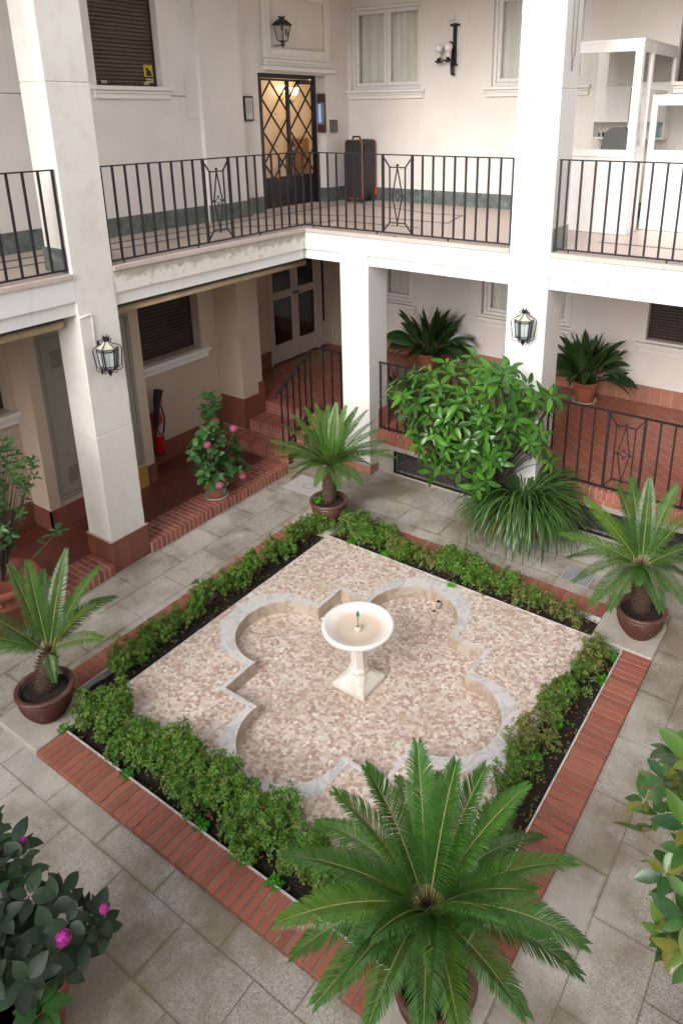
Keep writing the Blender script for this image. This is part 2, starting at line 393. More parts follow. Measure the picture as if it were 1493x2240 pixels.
def soilmat():
    t = NT('garden_soil'); n = t.noise(45, 8, rough=.8)
    v = t.n('ShaderNodeTexVoronoi'); v.inputs['Scale'].default_value = 90; t.l(t.co(), v.inputs['Vector'])
    c = t.ramp(n, ((.35, (.018, .012, .008)), (.6, (.045, .03, .02)), (.75, (.09, .06, .04))))
    t.col(c); t.rough(.95); t.bump(t.math('ADD', n, v.outputs['Distance']), 1, .02); return t.m
M['soil'] = soilmat()
def leafmat(name, cs, rough=.35, trans=.25, spec=.5, coat=0, vein=0, obj=0):
    t = NT(name); i = t.island(); c = t.ramp(i, tuple((k/(len(cs)-1), q) for k, q in enumerate(cs)))
    n = t.noise(35, 2); c = t.mix(t.ramp(n, ((.3, (0, 0, 0)), (.8, (.30, .30, .30)))), c, tuple(min(1, x*1.7) for x in cs[len(cs)//2]))
    if obj:     # fronds differ: some older and yellower, some darker
        oi = t.n('ShaderNodeObjectInfo'); c = t.mix(1.0, c, t.ramp(oi.outputs['Random'], ((0, (.62, .66, .62)), (.5, (.95, .95, .95)), (.85, (1.15, 1.05, .8)), (1, (1.6, 1.12, .6)))), 'MULTIPLY')
    t.col(c); t.rough(rough); t.b.inputs['Specular IOR Level'].default_value = spec
    if coat: t.b.inputs['Coat Weight'].default_value = coat; t.b.inputs['Coat Roughness'].default_value = .18
    if vein:
        w_ = t.noise(55, 3); t.bump(w_, vein, .003)
    tr = t.n('ShaderNodeBsdfTranslucent'); t.l(t.mix(.5, c, (.25, .42, .04)), tr.inputs['Color'])
    mx = t.n('ShaderNodeMixShader'); mx.inputs[0].default_value = trans
    t.l(t.b.outputs[0], mx.inputs[1]); t.l(tr.outputs[0], mx.inputs[2]); t.l(mx.outputs[0], t.out.inputs['Surface']); return t.m
M['cyc'] = leafmat('cycad_leaf', ((.034, .100, .022), (.050, .145, .026), (.080, .20, .034)), .28, .22, .5, obj=1)
M['cyc_lt'] = leafmat('cycad_leaf_young', ((.042, .115, .024), (.065, .165, .030), (.10, .22, .038)), .32, .26, .5, obj=1)
M['rachis'] = simple('cycad_rachis', (.22, .22, .06), .5)
M['cyctrunk'] = simple('cycad_trunk', (.075, .045, .028), .9, var=.5, vs=40, bump=.5)
M['glossy'] = leafmat('glossy_broad_leaf', ((.014, .052, .008), (.028, .095, .012), (.050, .155, .016), (.085, .215, .024)), .27, .15, .5, .12, .25)
M['aspid'] = leafmat('dark_strap_leaf', ((.012, .038, .012), (.022, .062, .018), (.045, .10, .022)), .3, .12, .5, 0, .2)
M['lirio'] = leafmat('grassy_strap_leaf', ((.025, .070, .018), (.045, .11, .025), (.085, .15, .035)), .33, .15, .5)
M['hyd'] = leafmat('hydrangea_leaf', ((.022, .075, .020), (.038, .115, .028), (.065, .16, .035)), .45, .15, .45, 0, .5)
M['hyd_dk'] = leafmat('dark_hydrangea_leaf', ((.010, .020, .012), (.016, .032, .016), (.026, .055, .020)), .5, .06, .35, 0, .6)
M['hedge_pale'] = leafmat('sparse_hedge_leaf', ((.035, .10, .018), (.07, .165, .025), (.14, .22, .045), (.28, .22, .08), (.34, .15, .07)), .5, .28, .4)
M['magn'] = leafmat('bronze_green_leaf', ((.014, .048, .018), (.022, .066, .018), (.035, .095, .02), (.08, .15, .018), (.16, .12, .018)), .32, .1, .45, .1, .3)
M['tree'] = leafmat('small_tree_leaf', ((.025, .085, .025), (.045, .13, .035), (.075, .18, .05)), .35, .2, .5)
M['hedge'] = leafmat('hedge_leaf', ((.025, .080, .010), (.045, .135, .014), (.080, .21, .022), (.15, .29, .035), (.28, .19, .07)), .45, .28, .4)
M['hedge2'] = leafmat('thin_hedge_leaf', ((.05, .13, .022), (.09, .18, .028), (.20, .22, .05), (.36, .20, .09)), .5, .28, .4)
M['weed'] = leafmat('weed_leaf', ((.05, .24, .012), (.08, .34, .018)), .5, .3, .4)
M['twig'] = simple('twig', (.12, .075, .05), .9)
M['bark'] = simple('bark', (.10, .075, .055), .9, bump=.5)
M['pink'] = leafmat('pink_petal', ((.62, .07, .22), (.74, .15, .34), (.80, .30, .45)), .6, .3, .3)
M['magenta'] = leafmat('magenta_petal', ((.45, .02, .28), (.55, .04, .38), (.62, .10, .45)), .6, .3, .3)
M['pot_br'] = potmat('brown_glazed_pot', (.125, .055, .042), .38)
M['terra'] = potmat('terracotta', (.40, .135, .075), .75)
M['terra_dk'] = potmat('old_terracotta', (.27, .075, .045), .7)
def glassm(name, tint=(.85, .92, .88), gl=.9, a=.80):
    t = NT(name); t.t.nodes.remove(t.b)
    tr = t.n('ShaderNodeBsdfTransparent'); tr.inputs[0].default_value = (*tint, 1)
    g = t.n('ShaderNodeBsdfGlossy'); g.inputs['Roughness'].default_value = .02; g.inputs[0].default_value = (gl, gl, gl, 1)
    lw = t.n('ShaderNodeLayerWeight'); lw.inputs[0].default_value = .5
    f = t.math('ADD', t.math('MULTIPLY', t.math('POWER', lw.outputs['Facing'], 4), .7), 1-a, True)
    mx = t.n('ShaderNodeMixShader'); t.l(f, mx.inputs[0]); t.l(tr.outputs[0], mx.inputs[1]); t.l(g.outputs[0], mx.inputs[2])
    t.l(mx.outputs[0], t.out.inputs['Surface']); return t.m
M['glass'] = glassm('window_glass', (.96, .97, .965), a=.955)
M['glass_dk'] = glassm('dark_glass', (.35, .36, .35), .7, .93)
M['frost'] = simple('frosted_glass', (.55, .57, .56), .25, var=.08)
def emis(name, c, s):
    t = NT(name); t.b.inputs['Emission Color'].default_value = (*c, 1); t.b.inputs['Emission Strength'].default_value = s; t.col(c); return t.m
M['lamp_on'] = emis('lit_lamp_shade', (1, .78, .45), 3.5)
M['lcd'] = emis('intercom_display', (.28, .42, .75), .5)
# ================================================================== the setting: ground
FL = 3.14      # upper gallery floor
LG = .12       # lower left gallery floor
RG = .588      # lower right gallery floor
tag(mbox(-6, 14, -16, 8, -.60, -.20).build('ground', M['soil']), kind='structure')
K = 1.0183                                 # the bed is laid out at its true size round its own centre
def S(x, y, z=None):
    x = EYE.x+(x-EYE.x)*K; y = EYE.y+(y-EYE.y)*K
    return (x, y) if z is None else (x, y, EYE.z+(z-EYE.z)*K)
CX, CY = S(2.985, -3.082)
HS = 1.4826; SO = HS+.2944; KO = SO+.2422      # tile edge, soil outer edge, kerb outer edge
g = MB(); g.box(-.05, CX-KO, -9.5, .16, -.12, 0); g.box(CX+KO, 7.6, -9.5, .16, -.12, 0)
tag(g.build('courtyard_paving', M['pave_side']), kind='structure')
g = MB(); g.box(CX-KO, CX+KO, -9.5, CY-KO, -.12, 0); g.box(CX-KO, CX+KO, CY+KO, .16, -.12, 0)
tag(g.build('courtyard_path', M['pave']), kind='structure')

# ------------------------------------------------------------------ wall building
def X3(kind, val, u, d, z):
    """kind 'y': plane y = val seen from -y (d goes into the wall, +y); kind 'x': plane x = val seen from +x (d goes to -x)"""
    return (u, val+d, z) if kind == 'y' else (val-d, u, z)
def bx(mb, kind, val, u0, u1, d0, d1, z0, z1, b=0):
    a = X3(kind, val, u0, d0, z0); c = X3(kind, val, u1, d1, z1)
    return mb.box(a[0], c[0], a[1], c[1], a[2], c[2], b)
def wall(mb, kind, val, u0, u1, z0, z1, th, ops=()):
    ops = sorted(ops); u = u0
    for (a, b, c, d) in ops:
        if a > u: bx(mb, kind, val, u, a, 0, th, z0, z1)
        if c > z0: bx(mb, kind, val, a, b, 0, th, z0, c)
        if d < z1: bx(mb, kind, val, a, b, 0, th, d, z1)
        u = b
    if u < u1: bx(mb, kind, val, u, u1, 0, th, z0, z1)
def column(parent, x0, x1, y0, y1, z0, z1, joints, mat='facade', name='pillar'):
    m = MB(); zs = [z0]+[j for j in joints]+[z1]
    for i in range(len(zs)-1):
        a = zs[i]+(.004 if i else 0); b = zs[i+1]-(.004 if i < len(zs)-2 else 0)
        m.box(x0, x1, y0, y1, a, b, .004)
    m.box(x0+.008, x1-.008, y0+.008, y1-.008, z0+.02, z1-.02)
    return m.build(name, M[mat], parent)

LW = thing('gallery_wing', 'cream two-storey gallery wing at the left with brown roller shutters and an iron lattice door', 'building wing', (0, 0, 0))
RW = thing('gallery_wing', 'bright white two-storey gallery wing across the back with curtained windows and the glazed kiosk', 'building wing', (0, 0, 0))
# pillars
M['facade_edge'] = plaster('facade_paint_grimy', (.82, .79, .745), .10, edge=True)
column(LW, -.37, 0, -3.247, -2.822, 0, 6.35, (1.53, 4.76), 'facade_edge')
column(LW, -.37, 0, -7.35, -6.93, 0, 6.35, (1.53, 4.76))
column(RW, 2.763, 3.205, 0, .42, 0, 6.35, (1.50, 4.70))
column(RW, .53, .95, 0, .40, 0, 2.885, (1.50,))
column(RW, 6.55, 6.97, 0, .42, 0, 6.35, (1.50, 4.70))
# clay plinths round the pillars
def plinth(parent, x0, x1, y0, y1, z1, mat, z0=0, t=.018):
    m = MB(); m.box(x0-t, x1+t, y0-t, y1+t, z0, z1, .003); m.build('plinth', M[mat], parent)
    MB().box(x0-t-.004, x1+t+.004, y0-t-.004, y1+t+.004, z1, z1+.008).build('plinth_edge', M['mort_light'], parent)
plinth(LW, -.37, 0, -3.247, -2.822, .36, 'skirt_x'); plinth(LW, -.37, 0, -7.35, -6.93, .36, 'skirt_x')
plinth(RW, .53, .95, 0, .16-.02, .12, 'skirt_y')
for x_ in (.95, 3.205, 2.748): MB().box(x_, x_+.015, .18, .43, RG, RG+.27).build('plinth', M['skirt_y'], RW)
# green marble skirting on the upper pillars
m = MB(); m.box(-.385, -.37, -3.262, -2.807, FL, FL+.22); m.box(-.37, -.05, -3.262, -3.247, FL, FL+.22); m.box(-.37, -.05, -2.822, -2.807, FL, FL+.22)
m.build('marble_skirting', M['green'], LW)
MB().box(2.748, 2.763, .05, .42, FL, FL+.22).build('marble_skirting', M['green'], RW); MB().box(3.205, 3.22, .02, .42, FL, FL+.24).build('marble_skirting', M['green'], RW)

# fascia, recessed beam, ledge
def fascia_x(y0, y1, old=False):
    MB().box(-.30, 0, y0, y1, 2.89, 3.10).build('fascia', M['facade_old' if old else 'facade'], LW)
    MB().box(-.28, -.035, y0, y1, 2.76, 2.888).build('beam', M['facade'], LW)
fascia_x(-2.822, 0, True); fascia_x(-6.93, -3.247, False); fascia_x(-9.5, -7.35)
def ledge(parent, x0, x1, y0, y1, n, ax):
    m = MB()
    L = (x1-x0) if ax == 'x' else (y1-y0)
    for i in range(n):
        a, b = i/n*L, (i+1)/n*L-.0015
        if ax == 'x': m.box(x0+a, x0+b, y0, y1, 3.10, 3.146, .003)
        else: m.box(x0, x1, y0+a, y0+b, 3.10, 3.146, .003)
    m.build('ledge', M['ledge'], parent)
ledge(LW, -.30, .022, -2.820, -.30, 3, 'y'); ledge(LW, -.30, .022, -6.93, -3.25, 4, 'y')
for x0, x1 in ((-.30, 2.763), (3.205, 6.55)):
    MB().box(max(x0, 0)+.0 if x0 > 0 else -.30, x1, .0, .30, 2.89, 3.10).build('fascia', M['facade'], RW)
for x0, x1 in ((-.28, .53), (.95, 2.763), (3.205, 6.55)):
    MB().box(x0, x1, .035, .28, 2.76, 2.888).build('beam', M['facade'], RW)
ledge(RW, .024, 2.762, -.022, .30, 3, 'x'); ledge(RW, 3.206, 6.55, -.022, .30, 3, 'x')
MB().box(-.30, .022, -.299, .30, 3.10, 3.146, .003).build('ledge', M['ledge'], LW)
# floor slabs and ceilings
m = MB(); m.box(-1.9, -.301, -9.5, 3.1, 2.95, FL); m.box(-.299, 8, .301, 3.1, 2.95, FL)
m.build('upper_floor', M['floor_up'], RW)
m = MB(); m.box(-2.2, -.29, -9.5, 3.1, 2.80, 2.945); m.box(-.289, 8, .29, 3.1, 2.80, 2.945)
m.build('lower_ceiling', M['ceiling'], LW)
# dark inlay strips of the upper floor
m = MB()
def strip(a, b, w=.035):
    a = Vector((*a, FL+.003)); b = Vector((*b, FL+.003)); m.bar(a, b, w, .004)
strip((-.75, -9), (-.75, -.35)); strip((-1.1, -9), (-1.1, 2.55)); strip((-1.1, 2.55), (.6, 2.0)); strip((-.75, -.35), (-.1, .55)); strip((-.1, .75), (1.2, .75)); strip((-.1, .55), (-.1, .75))
strip((-1.1, .9), (-.2, 1.2)); strip((-.2, 1.3), (1.3, 1.3)); strip((1.3, 1.3), (1.1, 2.05)); strip((.6, 2.0), (1.1, 2.05)); strip((3.4, .9), (6, .9))
m.build('floor_inlay', M['strip'], RW)
# upper gallery ceiling, and an unseen mass above it added to block the sky
m = MB(); m.box(-1.9, 0, -9.5, 0, 6.35, 6.75); m.box(-1.9, 8, 0, 3.2, 6.35, 6.75)
m.build('upper_ceiling', M['ceiling'], LW)
m = MB(); m.box(-2.2, -.2, -9.5, 0, 6.76, 9.6); m.box(-2.2, 8, .2, 3.4, 6.76, 9.6)
m.build('upper_storey', M['facade'], RW)

# ------------------------------------------------------------------ windows
def glazed(parent, kind, val, u0, u1, z0, z1, sash=2, curtain=True, dep=.10, lean=0):
    """white two-sash window in a wall plane; frame > sash, pane, curtain"""
    f = MB(); fw = .045
    for a in ((u0, u0+fw, z0, z1), (u1-fw, u1, z0, z1), (u0+fw, u1-fw, z0, z0+fw*1.1), (u0+fw, u1-fw, z1-fw, z1)):
        bx(f, kind, val, a[0], a[1], dep-.05, dep+.03, a[2], a[3], .004)
    fr = f.build('window', M['frame'], parent)
    n = sash; wd = (u1-u0-2*fw)/n
    for i in range(n):
        a = u0+fw+i*wd+.003; b = a+wd-.006; s = .052; c, d = z0+fw*1.1+.004, z1-fw-.004
        q = MB()
        for r in ((a, a+s, c, d), (b-s, b, c, d), (a+s, b-s, c, c+s), (a+s, b-s, d-s, d)):
            bx(q, kind, val, r[0], r[1], dep-.035, dep+.018, r[2], r[3], .006)
        q.build('sash', M['frame'], fr)
        p = MB(); bx(p, kind, val, a+s-.002, b-s+.002, dep-.008, dep-.002, c+s-.002, d-s+.002); p.build('pane', M['glass'], fr)
    if curtain:
        c = MB(); N = 90; vs = []; rr = random.Random(int(u0*100)+int(z0*7))
        ph = [rr.uniform(0, 6) for _ in range(4)]
        for k in range(N+1):
            t = k/N; u = u0+.03+t*(u1-u0-.06)
            dd = dep+.085+.012*math.sin(t*62+ph[0]+2*math.sin(t*9+ph[1]))+.006*math.sin(t*150+ph[2])
            for z in (z0+.02, z1): vs.append(X3(kind, val, u, dd, z))
        c.add(vs, [(2*k, 2*k+2, 2*k+3, 2*k+1) for k in range(N)], True)
        c.build('curtain', M['curtain'], fr)
    q = MB(); bx(q, kind, val, u0-.1, u1+.1, dep+.75, dep+.76, z0-.3, z1+.1)
    bx(q, kind, val, u0-.1, u0-.09, dep+.06, dep+.75, z0-.3, z1+.1); bx(q, kind, val, u1+.09, u1+.1, dep+.06, dep+.75, z0-.3, z1+.1)
    bx(q, kind, val, u0-.1, u1+.1, dep+.06, dep+.75, z0-.31, z0-.3); bx(q, kind, val, u0-.1, u1+.1, dep+.06, dep+.75, z1+.1, z1+.11)
    q.build('room_lining', M['room'], fr)
    return fr
M['curtain'] = simple('curtain_cloth', (.80, .79, .73), .9, var=.06)
M['shut'] = simple('brown_shutter', (.085, .058, .042), .55, var=.18, vs=5)
M['shut_dk'] = simple('dark_brown_shutter', (.050, .032, .026), .6, var=.25, vs=6)
def sill(parent, kind, val, u0, u1, z, mat='trim', deep=.16, proud=.075):
    s = MB(); bx(s, kind, val, u0-.07, u1+.07, -proud, -.001, z-.045, z, .006); bx(s, kind, val, u0-.05, u1+.05, -proud+.025, -.001, z-.085, z-.046, .012)
    bx(s, kind, val, u0-.04, u1+.04, -proud+.04, -.001, z-.135, z-.086, .004); bx(s, kind, val, u0+.001, u1-.001, 0, deep, z-.04, z)
    return s.build('window_sill', M[mat], parent)
def shutter(parent, kind, val, u0, u1, z0, z1, mat='shut', dep=.11, pitch=.043):
    s = MB(); z = z0+.03
    bx(s, kind, val, u0, u1, dep-.008, dep+.02, z0, z0+.028, .003)
    while z < z1-pitch:
        bx(s, kind, val, u0+.004, u1-.004, dep-.004, dep+.016, z+.0015, z+pitch-.0035, .006); z += pitch
    s2 = s.build('roller_shutter', M[mat], parent)
    q = MB(); bx(q, kind, val, u0, u1, dep+.017, dep+.03, z0, z1); q.build('shutter_backing', M['dark'], s2)
    for a, b in ((u0-.012, u0+.006), (u1-.006, u1+.012)):
        q = MB(); bx(q, kind, val, a, b, dep-.018, dep+.02, z0, z1); q.build('guide', M['shut_dk'], s2)
    return s2
# ---- back wall of the right wing (plane y = 3.0), both storeys
BY = 3.0
W1 = (-1.45, -.165); W2 = (1.0, 2.36); W3 = (3.50, 4.60)
m = MB()
wall(m, 'y', BY, -1.53, 8, FL, 6.35, .25, [(W1[0], W1[1], 4.83, 6.02), (W2[0], W2[1], 4.83, 6.02), (W3[0], W3[1], 4.83, 6.1)])
m.build('back_wall', M['inner'], RW)
m = MB()
wall(m, 'y', BY, -1.9, 8, RG-.4, 2.82, .25, [(W1[0], -.275, 1.50, 2.70), (.98, 2.42, 1.50, 2.70), (W3[0], W3[1], 1.50, 2.72)])
m.build('back_wall', M['inner'], RW)
for w_ in (W1, W2): glazed(RW, 'y', BY, w_[0]+.001, w_[1]-.001, 4.832, 6.02); sill(RW, 'y', BY, w_[0]-.02, w_[1]+.02, 4.83)
glazed(RW, 'y', BY, W1[0]+.001, -.276, 1.502, 2.70); sill(RW, 'y', BY, W1[0]-.02, -.25, 1.47)
glazed(RW, 'y', BY, 1.0, 2.40, 1.502, 2.70); sill(RW, 'y', BY, .97, 2.42, 1.47)
shutter(RW, 'y', BY, W3[0]+.012, W3[1]-.012, 1.50, 2.72, 'shut_dk', .13); sill(RW, 'y', BY, W3[0]-.05, W3[1]+.05, 1.47)
shutter(RW, 'y', BY, W3[0]+.012, W3[1]-.012, 4.83, 6.1, 'shut', .13); sill(RW, 'y', BY, W3[0]-.02, W3[1]+.05, 4.83)
m = MB(); m.box(-1.50, 7.5, BY-.02, BY-.001, FL, FL+.21); m.build('marble_skirting', M['green'], RW)
m = MB(); m.box(-1.3, 7.5, BY-.022, BY-.001, RG, RG+.25); m.build('skirting', M['skirt_y'], RW)
# ---- left wall, upper storey
WX = -1.45
DY0 = .945
OUL = (at(213, 192, 'x', WX).y, at(357, 192, 'x', WX).y)
PU0, PU1 = at(440, 200, 'x', WX+.07).y, at(531, 215, 'x', WX+.07).y
m = MB()
wall(m, 'x', WX, -9.5, PU1-.01, FL, 6.35, .35, [(OUL[0], OUL[1], 4.80, 6.02)])
m.box(-1.80, -1.535, PU1-.01, DY0, FL, 6.35); m.box(-1.80, -1.535, DY0, 2.42, 5.03, 6.35); m.box(-1.70, -1.655, 2.30, 2.42, FL, 5.03)
m.box(-1.70, -1.52, 2.42, 3.0, FL, 6.35)
m.build('side_wall', M['inner'], LW)
m = MB(); m.box(WX, WX+.07, PU0, PU1, FL, 6.35, .003); m.build('pilaster', M['inner'], LW)
shutter(LW, 'x', WX, OUL[0]+.012, OUL[1]-.012, 4.80, 6.02, 'shut', .12); sill(LW, 'x', WX, OUL[0]-.02, OUL[1]+.03, 4.80)
m = MB(); m.box(WX, WX+.02, -9.5, PU0, FL, FL+.22); m.box(WX+.071, WX+.09, PU0-.02, PU1+.02, FL, FL+.22); m.box(-1.535, -1.51, PU1+.021, DY0, FL, FL+.22); m.box(-1.519, -1.50, 2.42, 2.98, FL, FL+.22)
m.box(-1.66, -1.50, 2.40, 2.4195, FL, FL+.22)
m.build('marble_skirting', M['green'], LW)
# carved panel and cornice above the lattice door
m = MB()
P0, P1 = 1.0, 2.62
for (t, y0, y1, z0, z1) in ((.012, P0, P1, 5.24, 6.2), ):
    m.box(-1.534, -1.50, P0+.06, P0+.20, 5.22, 6.3, .008); m.box(-1.534, -1.50, P1-.20, P1-.06, 5.22, 6.3, .008); m.box(-1.534, -1.501, P0+.20, P1-.20, 5.22, 5.36, .008); m.box(-1.534, -1.50, P0+.2, P1-.2, 6.02, 6.12, .008)
    m.box(-1.534, -1.485, P0+.09, P0+.115, 5.25, 6.28, .008); m.box(-1.534, -1.485, P1-.115, P1-.09, 5.25, 6.28, .008); m.box(-1.534, -1.486, P0+.115, P1-.115, 5.25, 5.275, .008)
    m.box(-1.534, -1.475, P0+.165, P0+.195, 5.33, 6.06, .01); m.box(-1.534, -1.475, P1-.195, P1-.165, 5.33, 6.06, .01); m.box(-1.534, -1.476, P0+.195, P1-.195, 5.33, 5.36, .01)
m.box(-1.534, -1.43, P0+.02, P1, 5.06, 5.12, .01); m.box(-1.534, -1.46, P0+.04, P1-.02, 5.12, 5.17, .02); m.box(-1.534, -1.48, P0+.06, P1-.04, 5.17, 5.215, .01)
m.build('door_cornice', M['trim'], LW)
m = MB(); m.box(-1.445, -1.441, at(401, 150, 'x', -1.45).y, at(455, 150, 'x', -1.45).y, 4.44, 4.97, .002); m.build('wall_hatch', M['inner'], LW)
m = MB()
for y0, y1, z in ((-9.5, OUL[0]-.1, 4.70), (OUL[1]+.11, PU0, 4.70)): m.box(WX-.001, WX+.0015, y0, y1, z, z+.008)
m.build('wall_groove', M['strip'], LW)

# ---- lattice door
DX = -1.63; y0, y1, z0, z1 = 1.02, 2.30, FL, 5.03
dr = thing('lattice_door', 'black iron double door with diamond lattice over glass and warm light behind it', 'door', (DX, (y0+y1)/2, FL))
m = MB(); fw = .05
m.box(DX-.03, DX+.02, y0, y0+fw, z0, z1); m.box(DX-.03, DX+.02, y1-fw, y1, z0, z1); m.box(DX-.03, DX+.02, y0+fw, y1-fw, z1-.06, z1)
m.build('door_frame', M['black'], dr)
ym = (y0+y1)/2
for (a, b) in ((y0+fw+.004, ym-.002), (ym+.002, y1-fw-.004)):
    m = MB(); zz0, zz1 = z0+.02, z1-.065
    m.box(DX-.02, DX+.012, a, a+.028, zz0, zz1); m.box(DX-.02, DX+.012, b-.028, b, zz0, zz1); m.box(DX-.02, DX+.012, a+.028, b-.028, zz1-.03, zz1)
    m.box(DX-.02, DX+.010, a+.028, b-.028, zz0, z0+.46); m.box(DX+.010, DX+.016, a+.07, b-.07, zz0+.07, z0+.40, .005)
    lf = m.build('door_leaf', M['black'], dr)
    # lattice, clipped to the leaf's opening
    A, B, C, D = a+.028, b-.028, z0+.46, zz1-.03
    Wd = .385; Hd = .45
    m = MB(); r_ = []
    for sgn in (1, -1):
        k = -12
        while k < 14:
            # line: z = C + Hd/2 + k*Hd/2*... through diamond grid
            c0 = D-k*Hd; # z at u = A for slope sgn
            sl_ = sgn*Hd/Wd
            pts = []
            for (u,) in ((A,), (B,)):
                z = c0+sl_*(u-A-Wd*.5)
                pts.append((u, z))
            (ua, za), (ub, zb) = pts
            def clip(ua, za, ub, zb):
                for lim, lo in ((C, True), (D, False)):
                    if (za < lim) == lo and (zb < lim) == lo and za != lim and zb != lim: return None
                    if (za < lim) == lo and za != lim: ua = ua+(lim-za)/(zb-za)*(ub-ua); za = lim
                    if (zb < lim) == lo and zb != lim: ub = ua+(lim-za)/(zb-za)*(ub-ua); zb = lim
                return ua, za, ub, zb
            q = clip(ua, za, ub, zb)
            if q: m.bar((DX-.004+.006*sgn, q[0], q[1]), (DX-.004+.006*sgn, q[2], q[3]), .014, .024, up=(1, 0, 0))
            k += 1
    m.build('lattice', M['black'], lf)
    m = MB(); m.box(DX-.030, DX-.026, A-.005, B+.005, C-.005, D+.005); m.build('pane', M['glass'], lf)
m = MB()
for yy in (ym-.30+.0, ym+.30-.06):
    for k in range(1, 4):
        m.sphere((DX+.016, yy+.0, z1-.095-k*.45+.0), .018, 8, (.5, 1, 1))
m.build('rosette', M['brass'], dr)
m = MB()
vs = [(DX+.022, ym+.02+.075*math.cos(2*PI*k/24), 4.0+.105*math.sin(2*PI*k/24)) for k in range(24)]
vs2 = [(DX+.012, p[1], p[2]) for p in vs]
m.add(vs+vs2, [tuple(range(24))]+[(k, (k+1) % 24, 24+(k+1) % 24, 24+k) for k in range(24)]); lk = m.build('lock_plate', M['black'], dr)
m = MB(); m.sphere((DX+.026, ym+.055, 3.99), .024, 10, (.4, 1, 1.3)); m.build('keyhole', M['brass'], lk)
m = MB(); m.box(DX-.05, DX+.09, DY0+.005, y1, FL+.0005, FL+.008); m.build('threshold', M['marble'], dr)
m = MB(); m.box(DX+.013, DX+.07, ym+.2, ym+.45, z1-.13, z1-.075, .004); m.build('door_closer', M['black'], dr)
# vestibule behind the door
m = MB(); X0, X1 = -3.4, -1.66
m.box(X0-.05, X0, .85, 4.45, FL, 5.4); m.box(X0, -1.71, 4.40, 4.45, FL, 5.4); m.box(X0, X1-.15, .85, .90, FL, 5.3); m.box(X0, -1.66, .9, 4.40, 5.3, 5.4); m.box(-1.76, -1.71, 2.43, 4.4, FL, 5.3)
m.build('vestibule', M['room_w'] if 'room_w' in M else M['inner'], LW)
m = MB(); m.box(X0, X1-.035, .9, 2.42, FL-.02, FL+.0004); m.box(X0, -1.761, 2.42, 4.4, FL-.02, FL+.0004); m.build('vestibule_floor', M['floor_up'], LW)
def sconce_lamp(px, py, xx):
    p = at(px, py, 'x', xx)
    t = thing('wall_lamp', None, 'lamp', (xx, p.y, p.z), 'lit lamps in the vestibule')
    s = MB(); s.lathe([(.045, -.06), (.085, .06)], (xx+.1, p.y, p.z), 18); s.build('lamp_shade', M['lamp_on'], t)
    s = MB(); s.tube([(xx+.02, p.y, p.z-.16), (xx+.06, p.y, p.z-.20), (xx+.1, p.y, p.z-.15), (xx+.1, p.y, p.z-.07)], .008); s.sphere((xx+.02, p.y, p.z-.16), .03, 8); s.build('arm', M['brass'], t)
    return t
t = sconce_lamp(610, 195, -3.35); t['label'] = 'lit wall lamp with cream shade seen through the left leaf of the lattice door'
t = sconce_lamp(634, 200, -3.35); t['label'] = 'lit wall lamp behind the small blue and white notice, seen through the lattice door'
pl = bpy.data.lights.new('lamp_glow', 'POINT'); po = bpy.data.objects.new('lamp_glow', pl); sc.collection.objects.link(po); po.location = (-2.5, 3.35, 4.85); pl.energy = 9; pl.color = (1, .62, .30); pl.shadow_soft_size = .08
q = at(633, 224, 'x', -1.70)
nb = tag(MB().box(-1.705, -1.70, q.y-.075, q.y+.075, q.z-.045, q.z+.045).build('door_notice', M['frame']), 'small white notice with two blue text lines behind the lattice door', 'notice')
M['blue_ink'] = simple('blue_ink', (.02, .06, .22), .7)
m = MB()
for r, n_ in ((.012, 9), (-.016, 6)):
    for k in range(n_):
        m.box(-1.6995, -1.699, q.y+(k-n_/2)*.014+.001, q.y+(k-n_/2)*.014+.010, q.z+r-.008, q.z+r+.008)
m.build('writing', M['blue_ink'], nb); 
q_ = at(655, 345, 'x', -2.6); m = MB(); m.box(-2.62, -2.54, q_.y-.22, q_.y+.22, FL+.25, FL+.98, .06)
tag(m.build('armchair_back', simple('tan_leather', (.42, .26, .13), .5)), 'tan rounded chair back standing inside behind the lattice door', 'chair')
# ---- intercom, reader, notice box, sticker
a = at(692, 205, 'y', 2.40); b = at(712, 290, 'y', 2.40)
ic = thing('intercom_panel', 'brown intercom panel with blue-lit name strip beside the lattice door', 'intercom', (-1.59, 2.40, 4.2))
MB().box(a.x, b.x+.02, 2.375, 2.399, b.z, a.z, .003).build('back_plate', simple('brown_plate', (.09, .05, .04), .4), ic)
MB().box(a.x+.02, b.x-.002, 2.368, 2.374, b.z+.12, a.z-.13, .002).build('face_plate', simple('steel_plate', (.5, .5, .5), .35, .6), ic)
m = MB(); xm = (a.x+b.x)/2+.005
for k in range(8): m.box(xm-.03, xm+.02, 2.365, 2.367, b.z+.15+k*.034, b.z+.178+k*.034)
m.build('name_strip', M['lcd'], ic)
m = MB()
for k in range(8): m.sphere((xm+.032, 2.366, b.z+.164+k*.034), .006, 6)
m.build('call_button', M['black'], ic)
a = at(723, 262, 'x', -1.49); b = at(737, 289, 'x', -1.49)
t = thing('wall_box', 'small dark grey box on the wall between the intercom and the corner', 'box', (-1.52, a.y, a.z))
MB().box(-1.519, -1.47, a.y, b.y, b.z, a.z, .006).build('case', simple('grey_case', (.11, .105, .11), .45), t); MB().box(-1.47, -1.466, a.y+.015, b.y-.015, b.z+.02, a.z-.02, .002).build('lid', simple('grey_lid', (.13, .125, .13), .4), t)
a = at(531, 210, 'x', -1.52); b = at(554, 265, 'x', -1.52)
t = thing('notice_box', 'dark framed glass notice box on the wall left of the lattice door', 'notice board', (-1.53, a.y, a.z))
MB().box(-1.534, -1.50, a.y, b.y, b.z, a.z, .004).build('frame', M['black'], t); MB().box(-1.5, -1.495, a.y+.02, b.y-.025, b.z+.025, a.z-.025).build('panel', M['frost'], t)
